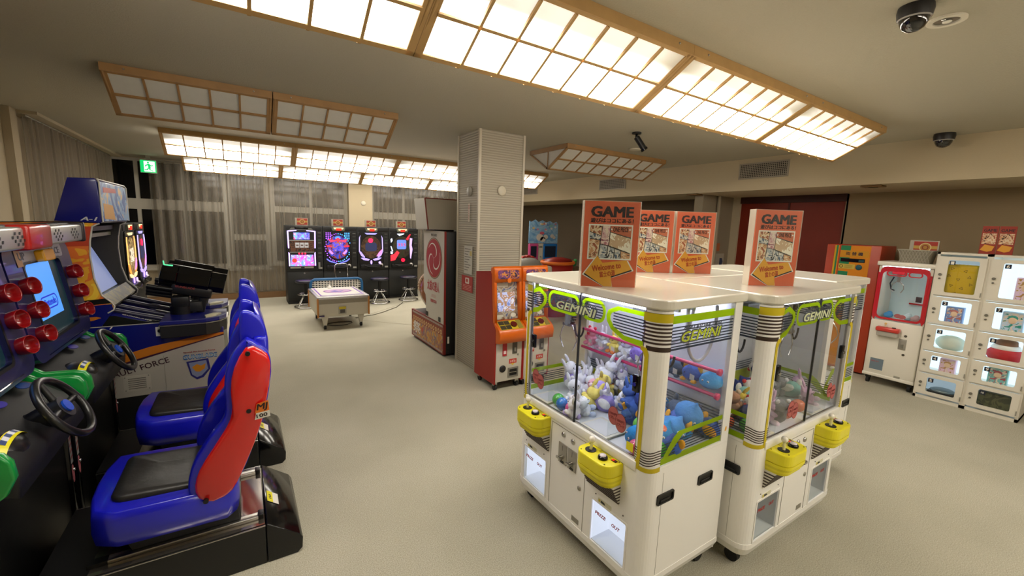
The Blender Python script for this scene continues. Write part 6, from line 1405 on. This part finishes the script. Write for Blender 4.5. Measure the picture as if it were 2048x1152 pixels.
# small prize machine
CW = mat('e4dfd2', .35, name='small_catcher_white'); CRD = mat('c0202c', .3, coat=.4)
root = thing('claw_machine', 'small single claw machine with red window surround between changer and lockers', 'claw machine', (5.63, 1.415, 0), -PI/2)
m = MB(); m.box(-.208, .208, .0, .42, .105, .70, CW, bev=.012); m.box(-.212, .212, -.004, .424, .09, .125, CW, bev=.006); m.build('lower_cabinet', root)
m = MB(); m.box(-.208, -.185, .01, .42, .70, 1.27, CW); m.box(.185, .208, .01, .42, .70, 1.27, CW); m.box(-.208, .208, .405, .42, .70, 1.27, mat('d8ecf0', .5)); m.build('window_frame', root)
m = MB(); m.box(-.225, .225, -.015, .43, 1.27, 1.315, CW, bev=.008); m.build('lid', root)
m = MB(); F0 = plane((0, .008, 0), (1, 0, 0), (0, 0, 1))
m.ring(rrect(-.19, .19, .715, 1.265, .05, 5), rrect(-.172, .172, .735, 1.215, .04, 5), -.004, .006, CRD, F0); m.ring(rrect(-.14, .02, 1.17, 1.225, .025, 4), rrect(-.13, .01, 1.18, 1.215, .017, 4), 0, .007, CRD, F0); m.ring(rrect(.03, .14, 1.17, 1.225, .025, 4), rrect(.04, .13, 1.18, 1.215, .017, 4), 0, .007, CRD, F0)
for sx in (-1, 1): m.prism([(sx*.208, .735), (sx*.19, .70), (sx*.175, .74), (sx*.19, .80), (sx*.192, 1.20), (sx*.208, 1.20)], -.002, .005, CRD, F0)
m.build('red_surround', root)
m = MB(); m.box(-.175, .175, .012, .015, .73, 1.22, GLASS); g = m.build('front_glass', root)
m = MB(); m.box(.115, .16, .0, .012, .93, .985, mat('3a2a30', .4), bev=.003); m.build('glass_lock', g)
for sx in (-1, 1): m = MB(); m.box(sx*.205, sx*.201, .02, .40, .72, 1.26, GLASS); m.build('side_glass', root)
m = MB(); m.box(-.17, .17, .04, .055, 1.255, 1.268, emi('d0f4ff', 12.)); m.build('light_strip', root)
m = MB(); m.box(-.18, .18, .02, .40, .70, .712, mat('c8d4d8', .4)); m.box(-.02, .17, .38, .40, .86, .875, CRD); m.build('play_floor', root)
m = MB(); m.box(-.13, -.03, .12, .22, 1.18, 1.25, CRD, bev=.006); m.cyl((-.08, .17, 1.18), (-.08, .17, 1.10), .018, STEEL); o = m.build('crane_carriage', root)
for s in (-1, 1): m = MB(); m.tube([(-.08+s*.01, .17, 1.11), (-.08+s*.045, .17, 1.07), (-.08+s*.05, .17, 1.03), (-.08+s*.03, .17, .99)], .0045, CHROME, 8); m.build('claw_finger', o)
m = MB(); m.tube([(-.12, .17, 1.15), (-.145, .17, 1.08), (-.13, .17, 1.02), (-.10, .17, 1.01)], .006, BLACK, 8); m.build('cable', o)
m = MB(); m.box(-.14, .05, -.075, 0, .595, .64, mat('c83a30', .35, coat=.3), bev=.012); o = m.build('control_panel', root)
m = MB(); m.box(-.13, .04, -.06, 0, .545, .595, mat('a8a398', .5), bev=.006); m.build('panel_bracket', o)
m = MB(); m.cyl((-.07, -.04, .64), (-.07, -.04, .67), .006, mat('d8c8a0', .3)); m.ell((-.07, -.04, .678), .011, mat('e0b870', .3)); m.cyl((.0, -.04, .64), (.0, -.04, .648), .016, BLACK); m.build('joystick', o)
m = MB(); m.box(.045, .105, -.006, 0, .43, .54, mat('a8a49a', .35, .5), bev=.002); m.box(.065, .085, -.014, -.006, .45, .49, STEEL); m.build('coin_slot', root)
for x, z in ((.09, .575), (.095, .38)): m = MB(); m.cyl((x, 0, z), (x, -.006, z), .012, mat('5a564e', .3, .4), n=14); m.build('cam_lock', root)
m = MB(); m.prism([(-.16, .165), (-.045, .165), (-.045, .29), (-.16, .29)], 0, .003, mat('6c7c88', .3), F); m.text('PRIZE OUT', -.15, -.085, .25, .262, mat('a83030', .5), F, z=.003, bold=.04); m.ring(rrect(-.165, -.04, .16, .295, .004), rrect(-.158, -.047, .167, .288, .003), 0, .005, CW, F); m.build('prize_flap', root)
m = MB(); m.prism([(.05, .12), (.10, .12), (.10, .145), (.05, .145)], 0, .001, mat('a8a498', .4, .4), F); m.build('rating_plate', root)
m = MB(); m.prism(circ(.0, .765, .03, 20, .022), 0, .0008, mat('a85a5c', .6), T(0, .012, 0) @ F); m.prism(circ(.035, .76, .03, 20, .022), .0008, .0016, mat('a85a5c', .6), T(0, .012, 0) @ F); m.build('price_sticker', root)
for x in (-.17, .17):
    for y in (.06, .36): q = MB(); q.cyl((x-.012, y, .032), (x+.012, y, .032), .032, RUBBER, n=16); q.box(x-.02, x+.02, y-.02, y+.02, .055, .095, DARK); q.build('caster', root)
M5 = T(5.63, 1.415, 0) @ RZ(-PI/2)
for i, (x, y, c, nm) in enumerate(((-.12, .18, '4a90c8', 'blue'), (.03, .2, 'c8d8e0', 'pale'), (.11, .12, 'b89898', 'pinkish'))):
    m = MB(); m.ell((0, 0, .03), (.05, .04, .03), mat(c, .7)); m.ell((.03, 0, .05), (.025, .025, .02), mat(c, .7)); put(m, 'plush_toy', '%s soft prize lying in the small claw machine' % nm, 'plush toy', M5 @ Vector((x, y, .712)))
# basket with its card on the small machine
root = thing('wicker_basket', 'grey woven basket standing on the small claw machine', 'basket', (5.80, 1.385, 1.316), -PI/2)
m = MB(); B0 = rrect(-.115, .115, -.07, .07, .02, 3); B1 = rrect(-.135, .135, -.09, .09, .025, 3); n = len(B0)
m.add([(x, y, 0) for x, y in B0]+[(x, y, .125) for x, y in B1]+[(x*.96, y*.94, .125) for x, y in B1]+[(x*.96, y*.94, .006) for x, y in B0],
      [(i, (i+1) % n, n+(i+1) % n, n+i) for i in range(n)]+[(2*n+i, 2*n+(i+1) % n, 3*n+(i+1) % n, 3*n+i) for i in range(n)]+[tuple(range(n-1, -1, -1)), tuple(range(3*n, 4*n))]+[(n+i, n+(i+1) % n, 2*n+(i+1) % n, 2*n+i) for i in range(n)], mat('8f8878', .7)); m.build('basket_wall', root)
m = MB()
for k in range(11):
    x0 = -.13+k*.026
    for s in (-1, 1):
        if -.135 <= x0+s*.05 <= .135: m.tube([(x0*.88, -.0725, .004), ((x0+s*.05), -.092, .12)], .003, mat('aaa494', .6), 5)
m.tube([(x, y, .126) for x, y in rrect(-.138, .138, -.093, .093, .025, 3)], .006, mat('aaa494', .6), 6, closed=True); m.build('wicker_weave', root)
small_card('red and gold card standing in the woven basket', (5.86, 1.36, 1.40), -PI/2, 1.05)
# ---------------------------------------------------------------- number lockers
LKW = mat('dcd6c8', .4, name='locker_white')
tops = [(1.405, 1.03), (1.02, .755), (.745, .49), (.48, .27), (.26, .045)]
def locker(label, yc, nums, dark):
    root = thing('prize_locker', label, 'locker', (5.60, yc, 0), -PI/2, 'white prize lockers with numbered windows'); W_ = .3425; h = W_/2
    m = MB(); m.box(-h, -h+.02, 0, .38, 0, 1.44, LKW); m.box(h-.02, h, 0, .38, 0, 1.44, LKW); m.box(-h, h, .36, .38, 0, 1.44, LKW); m.box(-h, h, 0, .38, 1.42, 1.44, LKW); m.box(-h, h, 0, .38, 0, .03, LKW)
    for a, b in tops[:-1]: m.box(-h+.02, h-.02, .004, .36, b-.012, b, LKW)
    m.build('carcass', root)
    for i, (zt, zb) in enumerate(tops):
        d = MB(); F = plane((0, -.012, 0), (1, 0, 0), (0, 0, 1)); O = [(-h+.012, zb+.004), (h-.012, zb+.004), (h-.012, zt-.004), (-h+.012, zt-.004)]
        wx0, wx1, wz0, wz1 = -.085, .115, zb+.035, zt-.035
        d.ring(rrect(-h+.012, h-.012, zb+.004, zt-.004, .004, 4), rrect(wx0, wx1, wz0, wz1, .015, 4), -.012, 0, LKW, F); o = d.build('door', root)
        g = MB(); g.box(wx0, wx1, -.006, -.004, wz0, wz1, GLASS); g.build('window', o)
        k = MB(); k.prism([(wx0+.008, wz1-.045), (wx0+.045, wz1-.045), (wx0+.045, wz1-.008), (wx0+.008, wz1-.008)], -.004, .001, mat('1c2030', .4), F); k.text(nums[i], wx0+.018, wx0+.035, wz1-.04, wz1-.013, PAPER, F, z=.001, bold=.03, fit='one' if len(nums[i]) > 1 else 'xy'); k.build('number_plate', o)
        for z, r_ in ((.5*(zt+zb)+.012, .012), (.5*(zt+zb)-.026, .008)):
            q = MB(); q.cyl((-.128, -.012, z), (-.128, -.022, z), r_, mat('7c786e', .3, .4), n=14); q.build('door_lock', o)
        q = MB(); q.box(h-.020, h-.013, -.017, -.012, zb+.02, zb+.06, mat('8c887c', .4)); q.build('hinge', o)
        t = MB(); L_ = emi('d4f0ff', .30 if i in dark else 1.05)
        t.box(-h+.021, h-.021, .24, .25, zb+.002, zt-.014, L_); t.box(-h+.021, -h+.026, .0, .24, zb+.002, zt-.014, L_); t.box(h-.026, h-.021, .0, .24, zb+.002, zt-.014, L_); t.build('lit_compartment', root)
    return T(5.60, yc, 0) @ RZ(-PI/2)
MA = locker('left white prize locker column with windows numbered 1 to 5', 1.022, '12345', (0, 4))
MBk = locker('right white prize locker column with windows numbered 6 to 10, at the frame edge', .679, ['6', '7', '8', '9', '10'], (4,))
def prize(M, m, name, label, cat, x, y, z): put(m, name, label, cat, M @ Vector((x, y, z)), -PI/2, 'prizes in the lockers')
def boxed(hx1, hx2, w_=.13, h_=.17):
    m = MB(); m.box(-w_/2, w_/2, 0, .07, 0, h_, mat(hx1, .4), bev=.003); F = plane((0, -.001, 0), (1, 0, 0), (0, 0, 1)); m.prism([(-w_/2+.01, .01), (w_/2-.01, .01), (w_/2-.01, h_-.01), (-w_/2+.01, h_-.01)], 0, .001, pic([hx2, hx1, 'e0c8b0', hx2, '806050'], 18, name='box_print'), F)
    m.ell((0, -.004, h_*.62), (w_*.2, .008, h_*.16), mat('e0bc98', .6)); m.ell((0, .0, h_*.74), (w_*.24, .008, h_*.12), mat(hx2, .6)); return m
m = MB(); m.box(-.11, .11, 0, .12, 0, .30, mat('c8a818', .8, noise=.08), bev=.03, seg=4); F = plane((0, -.001, 0), (1, 0, 0), (0, 0, 1))
for k, (x, z) in enumerate(((-.06, .26), (.03, .24), (-.075, .19), (-.01, .16), (.06, .185), (-.05, .10), (.02, .08), (.075, .12), (-.02, .03))):
    a = k*.9; P_ = [(x+.016*math.cos(a+2*PI*i/3), z+.016*math.sin(a+2*PI*i/3)) for i in range(3)]; Q_ = [(x+.011*math.cos(a+2*PI*i/3), z+.011*math.sin(a+2*PI*i/3)) for i in range(3)]; m.ring(P_, Q_, 0, .001, mat('4a3c10', .6), F)
prize(MA, m, 'patterned_cushion', 'yellow cushion with triangle outlines behind window 1', 'cushion', .0, .03, 1.032)
prize(MA, boxed('7088b8', 'b86858', .12), 'boxed_doll', 'boxed doll in a blue package behind window 2', 'toy', .0, .06, .757)
m = MB(); m.ell((0, .05, .085), (.11, .06, .075), mat('c8d0c0', .85)); prize(MA, m, 'oval_cushion', 'pale oval cushion behind window 3', 'cushion', .01, .04, .492)
prize(MA, boxed('e0b8c8', 'b88850', .11, .15), 'boxed_doll', 'boxed doll with a large face behind window 4', 'toy', .02, .06, .272)
m = MB(); m.box(-.10, .10, 0, .12, 0, .035, BLACK, bev=.006); m.lathe([(.08, .035), (.09, .05), (.07, .06), (.0001, .062)], mat('7c8c90', .3, .5), 24, T(0, .06, 0)); prize(MA, m, 'silver_gadget', 'black and silver boxed gadget behind window 5', 'gadget', .01, .06, .047)
prize(MBk, boxed('e0c0d8', 'b08038', .11, .22), 'boxed_doll', 'boxed blonde doll behind window 6', 'toy', .05, .06, 1.032)
prize(MBk, boxed('b8c8d8', '2c8c78', .13, .19), 'boxed_doll', 'boxed doll with teal clothes behind window 7', 'toy', .02, .06, .757)
m = MB(); m.lathe([(.0001, 0), (.09, .01), (.115, .05), (.11, .09), (.085, .12)], mat('b8242c', .8), 24, T(0, .07, 0)); m.lathe([(.088, .115), (.095, .125), (.08, .15), (.06, .155)], mat('e8e4dc', .9), 24, T(0, .07, 0)); m.lathe([(.07, .15), (.065, .19), (.03, .205), (.0001, .21)], mat('7a5034', .8), 24, T(0, .07, 0)); prize(MBk, m, 'plush_toy', 'red and white round plush behind window 8', 'plush toy', .01, .04, .492)
prize(MBk, boxed('78b0a8', 'a84850', .12, .16), 'boxed_doll', 'boxed doll on turquoise card behind window 9', 'toy', .0, .06, .272)
m = MB(); m.box(-.11, .11, 0, .14, 0, .15, pic(['3c4028', '5a5c3c', '28281c', '6c6848'], 12, name='camouflage'), bev=.02, seg=3); prize(MBk, m, 'camouflage_bag', 'dark camouflage coloured bag behind window 10', 'bag', .01, .05, .047)
# two folded posters on the lockers
for i, y in enumerate((.90, .795)):
    root = thing('game_sign', ('left', 'right')[i]+' of two dark red poster signs on top of the lockers', 'sign', (5.70, y, 1.441), R(-90), 'poster signs on the lockers'); F = plane((0, 0, 0), (1, 0, 0), (0, 0, 1))
    m = MB(); m.prism([(-.05, 0), (.05, 0), (.05, .25), (-.05, .25)], -.01, 0, mat('962e1c', .5), F); m.build('poster_card', root)
    m = MB(); m.text('GAME', -.04, .04, .20, .225, INK, F, bold=.04); m.prism([(-.043, .09), (.043, .09), (.043, .185), (-.043, .185)], 0, .001, PICS[0], F); m.prism([(-.045, .035), (-.02, .085), (.042, .07), (.03, .03), (.0, .02)], .001, .002, GOLD, F); m.build('poster_print', root)
